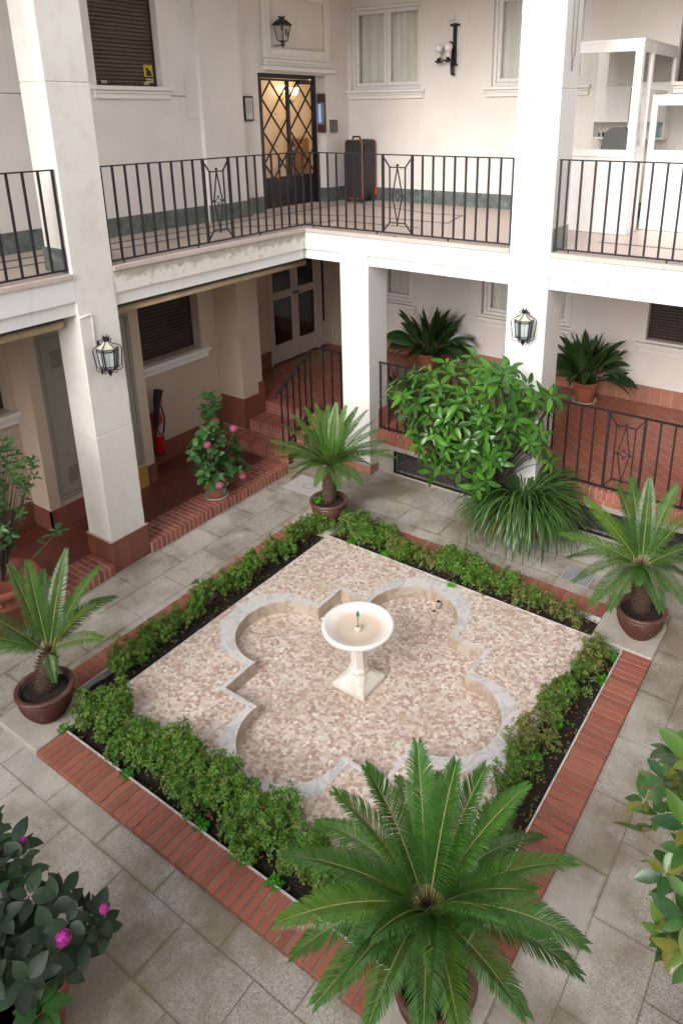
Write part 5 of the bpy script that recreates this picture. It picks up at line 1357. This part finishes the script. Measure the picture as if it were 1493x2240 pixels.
def cycad(label, x, y, z0, zc, tips, L, wmax, nl, mat, trunk_r=.07, extra=0, seed=1, crown_px=None, arch=.16, weeds=False):
    x, y, _z = S(x, y, .131); z0 = .050; zc = EYE.z+(zc-EYE.z)*K
    t = thing('potted_cycad', label, 'cycad', (x, y, z0), 'potted cycads at the corners of the bed')
    rnd = random.Random(seed); cyc_pot(t, x, y, z0)
    C = Vector((x, y, zc))
    if crown_px: C = at(*crown_px, 'z', zc)
    # trunk, leaning from the pot to the crown
    m = MB(); zb = z0+.22; hh = zc-zb; prof = [(trunk_r*.95, 0), (trunk_r*1.12, hh*.3), (trunk_r*1.05, hh*.7), (trunk_r*.75, hh*.95), (trunk_r*.3, hh*1.02)]
    pts = [Vector((x, y, zb)).lerp(C, k/6) for k in range(7)]
    rr = [trunk_r*q for q in (.92, 1.05, 1.12, 1.12, 1.05, .85, .4)]
    m.tube(pts, rr, 18)
    # old leaf bases in spirals
    for k in range(260):
        u = k/260; a = k*2.399; i = u*6; j = min(5, int(i)); p = pts[j].lerp(pts[j+1], i-j); r = rr[j]+(rr[j+1]-rr[j])*(i-j)
        d = Vector((math.cos(a), math.sin(a), .25+.9*u)); d.normalize(); base = p+Vector((math.cos(a), math.sin(a), 0))*r*.88
        ln = rnd.uniform(.018, .045)*(1+.5*u); w_ = .009
        sd_ = Vector((-math.sin(a), math.cos(a), 0)); up_ = d.cross(sd_)
        m.add([base+sd_*w_, base-sd_*w_, base+up_*w_*.8, base+d*ln], [(0, 1, 3), (1, 2, 3), (2, 0, 3)])
    m.build('trunk', M['cyctrunk'], t)
    tf_ = MB()
    for k in range(70):
        a = k*2.399; el = 1.5-.9*(k/70); d = Vector((math.cos(a)*math.cos(el), math.sin(a)*math.cos(el), math.sin(el))); ln = rnd.uniform(.05, .13)
        sd_ = Vector((-math.sin(a), math.cos(a), 0))*.0045; b_ = C+Vector((0, 0, -.015))+Vector((math.cos(a), math.sin(a), 0))*trunk_r*.4*(k/70); tf_.add([b_-sd_, b_+sd_, b_+d*ln], [(0, 1, 2)])
    tf_.build('new_shoots', M['cyctrunk'], t); n = 0
    for tp_ in tips:
        px, py = tp_[0], tp_[1]; dz = tp_[2] if len(tp_) > 2 else .30; Lf = L*(tp_[3] if len(tp_) > 3 else 1)
        v = F_+R_*((px-CAM['ppx'])/CAM['f'])-U_*((py-CAM['ppy'])/CAM['f'])
        oc = EYE-C; A = v.dot(v); B = 2*v.dot(oc); c_ = oc.dot(oc)-(Lf*.94)**2; D = B*B-4*A*c_
        if D <= 0: tt = -B/(2*A); P = EYE+v*tt
        else:
            c1, c2 = EYE+v*((-B-math.sqrt(D))/(2*A)), EYE+v*((-B+math.sqrt(D))/(2*A))
            P = c1 if abs(c1.z-(C.z+dz)) < abs(c2.z-(C.z+dz)) else c2
        mb = MB(); rb = MB(); d = (P-C); base = C+Vector((d.x, d.y, 0)).normalized()*.02
        frond(mb, rb, base, P, arch+(.12 if d.z < .1 else 0)+rnd.uniform(-.02, .05), wmax*(Lf/L)**.5, int(nl*(Lf/L)), rnd, curl=.5, tilt=rnd.uniform(-.25, .25))
        o = mb.build('frond', M[mat], t); rb.build('leaf_stalk', M['rachis'], o); n += 1
    if extra:
        for k in range(extra):
            a = k*2.4+seed; el = rnd.uniform(-.25, 1.0); LL = L*rnd.uniform(.55, .95); dd = Vector((math.cos(a)*math.cos(el), math.sin(a)*math.cos(el), math.sin(el)))
            mb = MB(); rb = MB(); frond(mb, rb, C, C+dd*LL, arch+.08, wmax*.9, int(nl*.8), rnd, tilt=rnd.uniform(-.3, .3)); o = mb.build('frond', M[mat], t); rb.build('leaf_stalk', M['rachis'], o)
    if weeds:
        m = MB(); rosettes(m, [(x-.10+random.uniform(-.05, .05), y-.09+random.uniform(-.06, .06), z0+.245+random.uniform(0, .02)) for _ in range(26)], .035, rnd); m.build('weed', M['weed'], t)
    return t
# little leaf clusters
def rosette_tpl(n=6, w=.42):
    vs = []; fs = []
    for k in range(n):
        a = 2*PI*k/n+.3*(k % 2); el = .25+.35*(k % 3)/2; ca, sa = math.cos(a), math.sin(a); ce, se = math.cos(el), math.sin(el)
        o = len(vs); L = 1-.2*(k % 2)
        for (u, s) in ((0.08, 0), (.55, -w/2), (1, 0), (.55, w/2)):
            r = u*L*ce; vs.append((ca*r-sa*s*L, sa*r+ca*s*L, u*L*se-(.12*u*u)))
        fs += [(o, o+1, o+2), (o, o+2, o+3)]
    return np.array(vs), fs
RT = rosette_tpl()
def rosettes(mb, P, size, rnd, up=None):
    Ms = []
    for i, p in enumerate(P):
        u = Vector(up[i]) if up is not None else Vector((rnd.gauss(0, .4), rnd.gauss(0, .4), 1))
        u = (u+Vector((rnd.gauss(0, .35), rnd.gauss(0, .35), rnd.gauss(0, .2)))).normalized()
        q = u.to_track_quat('Z', 'Y').to_matrix() @ Matrix.Rotation(rnd.uniform(0, 6.3), 3, 'Z')
        s = size*rnd.uniform(.7, 1.25); Ms.append(np.array(q)*s)
    mb.scatter(RT[0], RT[1], np.array(Ms), np.array([tuple(p) for p in P]), False)

cycad('small cycad in a brown pot on the left corner slab, with few fronds', 1.285, -4.80, .131, .66,
      [(145, 1205, .45), (20, 1238, .45), (218, 1240, .35), (252, 1306, .15, 1.05), (222, 1398, .0), (-60, 1330, .3), (-40, 1435, -.05), (95, 1250, .35), (205, 1325, .30, .85), (-90, 1390, .1), (60, 1230, .2, .9), (170, 1300, -.1, .9), (120, 1490, -.05, .35)],
      .66, .115, 84, 'cyc_lt', .066, 0, 3, (107, 1425), .13)
cycad('dense bright cycad in a brown pot at the far corner, nearest the brick steps', 1.335, -1.36, .131, .80,
      [(594, 965, .1), (641, 909, .3), (668, 893, .5), (690, 885, .5), (716, 888, .5), (735, 884, .55), (756, 890, .5), (780, 893, .45), (802, 899, .4), (829, 940, .2), (846, 965, .2), (866, 1002, .0), (791, 1059, -.15), (816, 1021, -.1), (635, 1052, -.15), (604, 1002, -.05), (741, 1068, -.1, .8), (690, 1062, -.1, .8), (618, 930, .1), (660, 930, .0), (700, 905, .1), (770, 905, .1), (812, 925, .1), (640, 975, .35, .9), (800, 975, .35, .9), (675, 1020, .2, .7), (760, 1030, .2, .7), (600, 985, -.1), (850, 985, -.1), (720, 925, .5, .8)],
      .62, .105, 76, 'cyc_lt', .072, 14, 4, (722, 1018), .15, weeds=True)
cycad('broad cycad with arching fronds in a brown ribbed pot on the right corner slab', 4.78, -1.35, .131, .78,
      [(1379, 1046, .45), (1478, 1065, .45), (1279, 1090, .35), (1229, 1168, .15), (1256, 1272, -.05), (1292, 1323, -.15), (1333, 1334, -.2, .95), (1444, 1336, -.2, .95), (1396, 1278, .2, .5), (1540, 1100, .3), (1580, 1180, .2), (1570, 1260, .0), (1330, 1130, .2, .9), (1500, 1330, -.15), (1420, 1050, .2), (1240, 1220, -.1), (1460, 1290, .2, .6), (1330, 1230, .3, .6), (1350, 1060, .15), (1530, 1290, -.1), (1290, 1120, .1)],
      .74, .125, 92, 'cyc_lt', .075, 0, 5, (1402, 1238), .14)
cycad('large dark green cycad in a brown pot on the front corner slab, nearest the camera', 4.74, -4.86, .131, .80,
      [(801, 1680, .5), (912, 1627, .55), (997, 1669, .55), (1061, 1680, .5), (1149, 1722, .45), (1120, 1780, .25), (1252, 1887, .25), (1167, 1950, .35), (1278, 2065, .05), (1265, 2130, -.1), (1146, 2221, -.1), (1010, 2290, -.05), (925, 2280, -.05), (806, 2240, -.05), (690, 2195, .0), (612, 2015, .15), (628, 1870, .3), (732, 1735, .45), (941, 2112, .35, .62), (812, 2052, .35, .75), (640, 2090, -.1), (1185, 1830, .1), (870, 1700, .2), (960, 1690, .25), (690, 1800, .15), (1100, 2010, .1), (760, 2130, -.1, .9)],
      .80, .135, 112, 'cyc', .085, 0, 6, (935, 1985), .21)

# ---- broad leaved shrubs: whorls of leaves filling a crown whose outline is given in the photo's frame but whose depth is real
def whorl_plant(t, poly, ctr_ax, ctr_val, depth, n, leaf, tplw, mat, nl=(5, 7), seed=1, root=None, up=.6, spread=1.15, droop=.25, name='foliage', shell=.0, petiole=.0, minz=.1, twig=.006, tiers=1, mind=.45):
    rnd = random.Random(seed); xs = [p[0] for p in poly]; ys = [p[1] for p in poly]; P = []; tries = 0
    while len(P) < n and tries < n*60:
        tries += 1
        px, py = rnd.uniform(min(xs), max(xs)), rnd.uniform(min(ys), max(ys))
        if not inside(poly, px, py): continue
        d = rnd.uniform(-1, 1); p = at(px, py, ctr_ax, ctr_val+d*depth)
        if p.z < minz: continue
        if all((p-q).length > leaf*mind for q in P): P.append(p)
    c = sum(P, Vector())/max(1, len(P))
    tv, tf = leaf_tpl(6, tplw, droop, .13, .85, petiole)
    Ms = []; Ps = []; st = MB()
    for p in P:
        o = (p-c); o.normalize(); ax_ = (o*.75+Vector((0, 0, up))+Vector((rnd.gauss(0, .2), rnd.gauss(0, .2), 0))-F_*.25).normalized()
        k = rnd.randint(*nl); a0 = rnd.uniform(0, 6.3); s1 = ax_.orthogonal().normalized(); s2 = ax_.cross(s1)
        for tier in range(tiers):
            for i in range(k):
                a = a0+2*PI*i/k+rnd.uniform(-.2, .2)+tier*.5; sp = spread*rnd.uniform(.75, 1.15)+tier*.35
                d = ax_*math.cos(sp)+(s1*math.cos(a)+s2*math.sin(a))*math.sin(sp); d.z -= .12*rnd.random()
                Ms.append(frame(d, ax_+Vector((rnd.gauss(0, .18), rnd.gauss(0, .18), 0)))*leaf*rnd.uniform(.55, 1.12)*(1-.1*tier)); Ps.append(tuple(p-ax_*.02*tier*2))
        if root is not None:
            mid = root.lerp(p, .5)+Vector((0, 0, .05)); st.tube([root, mid, p], [twig*1.6, twig, twig*.5], 5, False)
    m = MB(); m.scatter(tv, tf, Ms, Ps); m.build(name, M[mat], t)
    if root is not None: st.build('stems', M['bark'], t)
    return P
# glossy leafed shrub
sb = at(1092, 1135, 'y', -.30); sb.z = 0
t = thing('glossy_shrub', 'big shrub of glossy bright green leaves in front of the white pillar', 'shrub', (sb.x, sb.y, 0))
poly = [(835, 850), (855, 838), (890, 868), (902, 810), (945, 812), (975, 790), (1020, 806), (1042, 765), (1062, 790), (1085, 805), (1108, 770), (1118, 815), (1150, 822), (1165, 860), (1215, 858), (1222, 880), (1185, 905), (1180, 945), (1215, 1000), (1200, 1015), (1165, 975), (1120, 990), (1080, 1025), (1055, 1080), (1025, 1075), (1000, 1030), (940, 1035), (950, 1000), (915, 985), (893, 935), (872, 908), (880, 880)]
whorl_plant(t, poly, 'y', -.45, .42, 330, .178, .33, 'glossy', (4, 7), 11, Vector((sb.x, sb.y, .62)), .45, 1.25, .32, petiole=.12, minz=.2, tiers=1)
m = MB(); m.tube([(sb.x, sb.y, .25), (sb.x+.01, sb.y, .45), (sb.x-.02, sb.y, .64)], [.026, .022, .016], 10)
m.tube([(sb.x, sb.y, .4), (sb.x-.2, sb.y-.05, .8), (sb.x-.45, sb.y-.1, 1.2)], [.016, .012, .006], 8); m.tube([(sb.x, sb.y, .5), (sb.x+.1, sb.y-.05, .9), (sb.x+.2, sb.y-.1, 1.5)], [.016, .012, .006], 8); m.build('trunk', M['bark'], t)
def terracotta_pot(t, x, y, z, r=.15, h=.26, mat='terra', saucer=True, soil=True):
    m = MB(); m.lathe([(r*.68, .0), (r*.72, .01), (r*.92, h*.76), (r*.93, h*.78), (r*1.03, h*.80), (r*1.06, h*.97), (r*1.03, h), (r*.92, h), (r*.90, h*.88)], (x, y, z+.006), 36); o = m.build('pot', M[mat], t)
    if saucer: m = MB(); m.lathe([(r*.8, 0), (r*1.02, .004), (r*1.08, .028), (r*1.03, .03), (r*.98, .012)], (x, y, z+.001), 36); m.build('saucer', simple('saucer_stone', (.42, .36, .30), .8) if mat == 'terra' else M[mat], t)
    m = MB(); m.lathe([(0, h*.90), (r*.91, h*.90)], (x, y, z+.006), 24); m.build('soil', M['soil'], t)
terracotta_pot(t, sb.x, sb.y, 0, .17, .30, 'terra_dk', False)

# strap-leaved plants
def strap(mb, P0, az, L, el, w, rnd, n=7, bend=1.2, pet=.3, twist=0):
    p = np.array(P0, float); d_h = np.array((math.cos(az), math.sin(az), 0)); e = el; S = np.array((-math.sin(az), math.cos(az), 0))
    S = S*math.cos(twist)+np.array((0, 0, 1))*math.sin(twist)
    vs = []; ds = L/n
    for i in range(n+1):
        t = i/n
        ww = w*.5*(.16 if t < pet*.7 else (math.sin(PI*((t-pet*.7)/(1-pet*.7))**.8)**.75 if t < .999 else 0))+.0012
        if t < pet*.7: ww = w*.06+.001
        D = d_h*math.cos(e)+np.array((0, 0, 1))*math.sin(e); Nn = np.cross(D, S)
        vs += [p-S*ww-Nn*ww*.15, p+Nn*0, p+S*ww-Nn*ww*.15]
        p = p+D*ds; e -= bend*ds/L*(.4+1.2*t)
    mb.add(vs, [(3*i, 3*i+1, 3*i+4, 3*i+3) for i in range(n)]+[(3*i+1, 3*i+2, 3*i+5, 3*i+4) for i in range(n)], True)
def aspidistra(label, x, y, z, n, Lr, seed, r=.15, h=.26, w=.085):
    t = thing('cast_iron_plant', label, 'potted plant', (x, y, z), 'dark strap-leaved plants in clay pots'); terracotta_pot(t, x, y, z, r, h); rnd = random.Random(seed); m = MB()
    for k in range(n):
        a = rnd.uniform(0, 6.283); el = rnd.choice((1.5, 1.35, 1.2, 1.05, .85, .6)); up_ = el > 1.1; el += rnd.uniform(-.15, .1); L = rnd.uniform(*Lr)*(1.0 if up_ else 1.05)
        rr = r*.7*math.sqrt(rnd.random()); strap(m, (x+rr*math.cos(a), y+rr*math.sin(a), z+h*.9), a+rnd.uniform(-.9, .9), L, el, w*rnd.uniform(.7, 1.15), rnd, 10, rnd.uniform(.3, 1.3) if up_ else rnd.uniform(1.2, 2.6), .55, rnd.uniform(-1.4, 1.4))
    m.build('leaves', M['aspid'], t); return t
q = at(1277, 876, 'z', RG); aspidistra('dark strap-leaved plant in a terracotta pot and pale saucer, right of the white pillar', q.x, q.y-.02, RG, 95, (.50, .82), 21, .165, .30, .135)
q = at(935, 808, 'z', RG); aspidistra('dark strap-leaved plant in a terracotta pot against the back wall, above the glossy shrub', q.x, min(q.y, 2.7), RG, 95, (.55, .88), 22, .165, .28, .14)
q = at(876, 905, 'z', RG); aspidistra('dark strap-leaved plant half hidden between the corner pillar and the glossy shrub', q.x+.05, q.y, RG, 40, (.35, .55), 23, .13, .22, .10)
# arching grassy plant
q = at(1140, 1165, 'z', 0); gx, gy = q.x, q.y
t = thing('grassy_plant', 'potted clump of arching grassy leaves at the foot of the glossy shrub', 'potted plant', (gx, gy, 0)); terracotta_pot(t, gx+.02, gy, 0, .24, .34, 'terra_dk', False)
m = MB(); rnd = random.Random(31)
for k in range(950):
    a = rnd.uniform(0, 6.283); f = rnd.random(); rr = .17*math.sqrt(rnd.random())
    strap(m, (gx+rr*math.cos(a), gy+rr*math.sin(a), .32), a+rnd.uniform(-.4, .4), rnd.uniform(.50, .90), 1.4-1.1*f, rnd.uniform(.013, .024), rnd, 8, rnd.uniform(2.2, 3.4), .0, rnd.uniform(-.4, .4))
m.build('leaves', M['lirio'], t)

# ---- hydrangeas
def flower(mb, c, r, n, rnd, psize):
    tv = []; tf = []
    for k in range(4):
        a = k*PI/2; o = len(tv); ca, sa = math.cos(a), math.sin(a)
        for u, s in ((0, 0), (.6, -.42), (1, 0), (.6, .42)): tv.append((ca*u-sa*s, sa*u+ca*s, .12*u))
        tf.append((o, o+1, o+2, o+3))
    Ms = []; Ps = []
    for k in range(n):
        z = 1-2*(k+.5)/n; rr = math.sqrt(max(0, 1-z*z)); a = k*2.399; d = np.array((rr*math.cos(a), rr*math.sin(a), z*.85)); 
        fr = frame(d, (rnd.gauss(0, 1), rnd.gauss(0, 1), rnd.gauss(0, 1))); Mx = np.stack([fr[:, 0], fr[:, 2], fr[:, 1]], 1)
        Ms.append(Mx*psize*rnd.uniform(.8, 1.15)); Ps.append(np.array(c)+d*r*rnd.uniform(.78, 1.16))
    mb.scatter(np.array(tv), tf, Ms, Ps, False)
def hydrangea(label, x, y, z, poly, ax, val, depth, n, leaf, mat, flowers, fmat, potr, poth, seed, wd=.62, minz=.3, saucer=True, fr=.045, frs=None):
    t = thing('hydrangea', label, 'hydrangea', (x, y, z)); terracotta_pot(t, x, y, z, potr, poth, 'terra_dk' if potr > .2 else 'terra', saucer)
    whorl_plant(t, poly, ax, val, depth, n, leaf, wd, mat, (3, 5), seed, Vector((x, y, z+poth*.9)), .9, 1.15, .22, minz=minz, petiole=.08, twig=.005, tiers=1)
    for k, (px, py, v) in enumerate(flowers):
        m = MB(); p = at(px, py, ax, v); st_ = MB(); st_.tube([p, p+Vector((0, 0, -.05)), Vector((p.x*.6+x*.4, p.y*.6+y*.4, max(z+poth, p.z-.3)))], .003, 5); st_.build('flower_stem', M['rachis'], t); f_ = frs[k] if frs else fr; flower(m, p, f_, 110, random.Random(k+seed), .0125); m.build('flower_head', M[fmat], t)
    return t
hydrangea('pink hydrangea in a small terracotta pot on the brick edging by the left gallery', -.13, -1.68, LG+.01,
    [(436, 868), (458, 862), (480, 878), (470, 920), (505, 930), (520, 960), (522, 1000), (548, 1015), (535, 1040), (500, 1030), (495, 1068), (450, 1062), (430, 1020), (418, 985), (425, 960), (445, 940), (448, 905)], 'x', -.10, .14, 100, .115, 'hyd',
    [(510, 937, .02), (480, 1061, .06), (531, 1041, .02), (452, 973, .05), (470, 921, -.05)], 'pink', .135, .24, 41, minz=.3)
q = at(25, 2140, 'z', .45)
hydrangea('dark leaved hydrangea with magenta flowers in the near left corner of the courtyard', q.x, q.y, 0,
    [(-80, 1800), (10, 1795), (40, 1850), (75, 1870), (120, 1905), (140, 1950), (200, 1970), (240, 1990), (250, 2030), (225, 2075), (185, 2090), (150, 2150), (110, 2130), (70, 2160), (0, 2160), (-80, 2160)], 'z', .85, .22, 85, .125, 'hyd_dk',
    [(138, 2052, 1.06), (228, 1988, 1.0), (52, 1838, 1.08)], 'magenta', .26, .42, 42, .58, saucer=False, frs=(.030, .017, .010))
q2 = at(88, 2215, 'z', .62)
m = MB(); tv, tf = leaf_tpl(5, .62, .2, .1, .9, .05); rnd = random.Random(9)
for o_ in list(bpy.data.objects):
    if o_.name.startswith('hydrangea') and 'near left' in (o_.get('label') or ''):
        Ms = []; Ps = []
        for k in range(7):
            a = k*.95; d = Vector((math.cos(a), math.sin(a), .15)); Ms.append(frame(d, (0, 0, 1))*rnd.uniform(.12, .17)); Ps.append(tuple(q2+Vector((0, 0, .02*(k % 3)))))
        m.scatter(tv, tf, Ms, Ps); m.tube([o_.location+Vector((0, 0, .4)), q2], .005, 5); m.build('low_leaves', M['hyd'], o_)
# ---- bronze-green shrub at the right edge
c0 = EYE+(F_+R_*((1500-CAM['ppx'])/CAM['f'])-U_*((1880-CAM['ppy'])/CAM['f']))*2.75
t = thing('bronze_shrub', 'large leaved green and bronze shrub entering from the right edge', 'shrub', (c0.x+.3, c0.y+.1, 0))
terracotta_pot(t, c0.x+.3, c0.y+.1, 0, .28, .45, 'terra_dk', False)
whorl_plant(t, [(1470, 1640), (1600, 1620), (1640, 1900), (1620, 2200), (1500, 2170), (1450, 2080), (1430, 1990), (1460, 1950), (1430, 1900), (1400, 1830), (1395, 1770), (1420, 1720), (1450, 1690)], 'y', c0.y, .22, 70, .128, .42, 'magn', (5, 7), 51, Vector((c0.x+.32, c0.y+.1, c0.z-.35)), .7, 1.15, .15, petiole=.08, minz=.6, twig=.0018)
m = MB(); m.tube([(c0.x+.3, c0.y+.1, .4), (c0.x+.32, c0.y+.1, c0.z-.34)], [.03, .012], 10); m.build('trunk', M['bark'], t)
# ---- small tree in an ornate pot at the left edge
q = at(4, 1262, 'z', .58); tx, ty = q.x, q.y
t = thing('small_potted_tree', 'slender leafy tree in a big old terracotta pot at the left edge', 'potted tree', (tx, ty, LG))
r = .29; h = .46
m = MB(); m.lathe([(r*.55, 0), (r*.58, .02), (r*.66, .05), (r*.80, h*.5), (r*.86, h*.52), (r*.88, h*.56), (r*.84, h*.60), (r*.88, h*.80), (r*1.04, h*.84), (r*1.10, h*.92), (r*1.06, h), (r*.95, h), (r*.92, h*.88)], (tx, ty, LG+.004), 44)
for k in range(10):
    a = 2*PI*k/10; m.sphere((tx+r*.86*math.cos(a), ty+r*.86*math.sin(a), LG+h*.70), .028, 8, (1, 1, .8))
m.build('pot', M['terra_dk'], t); m = MB(); m.lathe([(0, h*.86), (r*.93, h*.86)], (tx, ty, LG+.004), 24); m.build('soil', M['soil'], t)
rt = Vector((tx, ty, LG+h*.86))
whorl_plant(t, [(-60, 960), (20, 965), (50, 1000), (85, 1010), (80, 1050), (55, 1080), (60, 1130), (40, 1200), (-60, 1230)], 'x', tx, .25, 130, .082, .36, 'tree', (4, 6), 61, rt, .9, 1.1, .2, petiole=.08, minz=.5, twig=.0025, mind=.35)
m = MB(); tv, tf = leaf_tpl(4, .4, .2, .1, .9, .08); Ms = []; Ps = []; rnd = random.Random(4); e = at(125, 1165, 'x', tx+.35)
m.tube([rt, rt.lerp(e, .5)+Vector((0, 0, -.03)), e], [.007, .005, .003], 6)
for k in range(12):
    a = k*1.2; d = Vector((math.cos(a), math.sin(a), .35)); Ms.append(frame(d, (0, 0, 1))*rnd.uniform(.08, .12)); Ps.append(tuple(e+Vector((0, 0, rnd.uniform(-.01, .03)))-(e-rt)*(.12 if k > 7 else 0)*rnd.random()*3))
m.scatter(tv, tf, Ms, Ps); m.build('low_branch', M['tree'], t)

# ---- hedges
def hedge(label, clumps, mat, seed, dens=400, size=.029):
    rnd = random.Random(seed); xs = [c[0] for c in clumps]; ys = [c[1] for c in clumps]
    t = thing('low_hedge', label, 'hedge', (sum(xs)/len(xs), sum(ys)/len(ys), .0)); m = MB(); st = MB()
    pm = MB(); clumps = [S(c[0], c[1])+tuple(c[2:]) for c in clumps]
    for (x, y, r, h, dn) in clumps:
        n = int(dens*dn*r*r*55); subs = [(rnd.gauss(0, .6), rnd.gauss(0, .6), rnd.random()) for _ in range(15)]
        P = []; U = []
        for k in range(n):
            s = subs[rnd.randrange(len(subs))]; cx_, cy_ = x+s[0]*r*.75, y+s[1]*r*.75; sh = h*(.62+.45*s[2]); sr = r*.36
            u = Vector((rnd.gauss(0, 1), rnd.gauss(0, 1), abs(rnd.gauss(0, 1))+.1)).normalized(); f = rnd.uniform(.6, 1.05)
            p = (cx_+u.x*sr*f, cy_+u.y*sr*f, .01+sh-.09+u.z*.09*f-.10*rnd.random()**2); P.append(p); U.append(tuple(u+Vector((0, 0, .5))))
        rosettes(m if dn > .62 else pm, P, size, rnd, U)
        for k in range(int(16*dn)+9):
            s = subs[rnd.randrange(len(subs))]; a = (x+rnd.gauss(0, .02), y+rnd.gauss(0, .02), -.02); b = (x+s[0]*r*.8, y+s[1]*r*.8, .0+h*rnd.uniform(.5, .98))
            c_ = ((a[0]+b[0])/2+rnd.gauss(0, .02), (a[1]+b[1])/2+rnd.gauss(0, .02), (a[2]+b[2])/2); st.tube([a, c_, b], [.0035, .0025, .0012], 4, False)
    m.build('foliage', M[mat], t) if m.n else 0
    if pm.n: pm.build('sparse_foliage', M['hedge_pale'], t)
    st.build('stems', M['twig'], t); return t
rr_ = random.Random(77)
def row(p0, p1, n, r, h, dn, jr=.03, jh=.03, jd=.2):
    return [(p0[0]+(p1[0]-p0[0])*i/(n-1)+rr_.gauss(0, .015), p0[1]+(p1[1]-p0[1])*i/(n-1)+rr_.gauss(0, .02), max(.06, r+rr_.uniform(-jr, jr)), h+rr_.uniform(-jh, jh), max(.2, dn+rr_.uniform(-jd, jd))) for i in range(n)]
hedge('dense dark green hedge along the near left side of the bed, leaning over the tiles', row((1.60, -4.60), (4.25, -4.585), 18, .175, .28, 1.1, .035, .06), 'hedge', 1)
hedge('narrow bright hedge along the left side of the bed, beside the gallery path', row((1.345, -4.22), (1.33, -1.80), 15, .115, .27, .95, .02, .06), 'hedge', 2)
hedge('patchy browning hedge along the far side of the bed, below the glossy shrub', row((1.68, -1.42), (2.10, -1.40), 4, .14, .28, 1.1)+row((2.2, -1.43), (2.75, -1.42), 6, .11, .19, .5)+row((2.85, -1.42), (3.55, -1.43), 6, .135, .26, .95)+row((3.65, -1.42), (4.3, -1.45), 7, .10, .18, .5), 'hedge', 3)
hedge('thin twiggy hedge along the right side of the bed, beside the sunny brick kerb', row((4.53, -1.75), (4.55, -2.05), 3, .13, .22, .6)+row((4.52, -2.15), (4.50, -2.80), 6, .12, .21, .70, jd=.3)+row((4.47, -2.95), (4.48, -3.5), 5, .13, .21, .62, jd=.3)+row((4.5, -3.7), (4.5, -4.3), 5, .11, .17, .5), 'hedge', 4)
# lone shrub by the far pad
rnd = random.Random(8)
t = hedge('small bushy shrub on its own beside the cycad pot at the far corner', row((1.34, -1.66), (1.36, -1.58), 2, .11, .26, 1.2), 'hedge', 12)
t.name = 'small_shrub'; t['category'] = 'shrub'
# weeds
wl = [((278, 1700), 'bright green weed at the left end of the near kerb'), ((142, 1600), 'tuft of bright weed next to the left stone slab'), ((440, 1812), 'bright weed beside the white strip, third from the left'), ((540, 1885), 'bright weed tuft halfway along the near kerb'), ((600, 1940), 'bright weed at the near kerb just left of the large cycad'), ((1338, 1437), 'vivid green weed beside the right stone slab'), ((1318, 1490), 'vivid green weed at the upper end of the right kerb'), ((1215, 1585), 'low weed in the middle of the right bed'), ((1165, 1660), 'low weed beside the thin hedge at the right'), ((768, 1190), 'small weed under the far hedge near the tile corner'), ((840, 1215), 'small weed under the far hedge, second from the corner'), ((985, 1285), 'small weed on the soil in front of the far hedge')]
for i, ((px, py), lb) in enumerate(wl):
    p = at(px, py, 'z', .02); t = thing('weed', lb, 'weed', (p.x, p.y, .0), 'weeds in the planting bed'); rnd = random.Random(100+i); m = MB(); st = MB(); P = []
    for k in range(46):
        a = rnd.uniform(0, 6.3); r = .05*math.sqrt(rnd.random()); q = (p.x+r*math.cos(a), p.y+r*math.sin(a), rnd.uniform(.01, .06)); P.append(q)
        if k % 4 == 0: st.tube([(p.x, p.y, -.01), q], .0015, 4, False)
    rosettes(m, P, .026, rnd); m.build('leaves', M['weed'], t); st.build('stems', M['weed'], t)
# ground cover and litter on the soil
rnd = random.Random(55); m = MB(); P = []
for k in range(900):
    s = rnd.randrange(4); u = rnd.uniform(-HS, HS); d = rnd.uniform(HS+.03, SO-.02)
    x, y = ((CX+u, CY-d), (CX+u, CY+d), (CX-d, CY+u), (CX+d, CY+u))[s]
    if rnd.random() < .5 or s in (1, 3): P.append((x, y, .008+rnd.uniform(0, .02)))
rosettes(m, P, .018, rnd); tag(m.build('ground_cover', M['hedge2']), 'scattered seedlings and dry leaves over the soil', 'ground cover', kind='stuff')

rnd = random.Random(66); m = MB(); tv, tf = leaf_tpl(3, .5, .25, .2); Ms = []; Ps = []
for k in range(260):
    s_ = rnd.randrange(4); u = rnd.uniform(-HS, HS); d = rnd.uniform(HS+.02, SO-.015)
    x, y = ((CX+u, CY-d), (CX+u, CY+d), (CX-d, CY+u), (CX+d, CY+u))[s_]
    Ms.append(frame((rnd.gauss(0, 1), rnd.gauss(0, 1), .15), (0, 0, 1))*rnd.uniform(.018, .045)); Ps.append((x, y, .018))
m.scatter(tv, tf, Ms, Ps); tag(m.build('leaf_litter', M['dry']), 'dry brown leaves lying on the soil', 'leaf litter', kind='stuff')
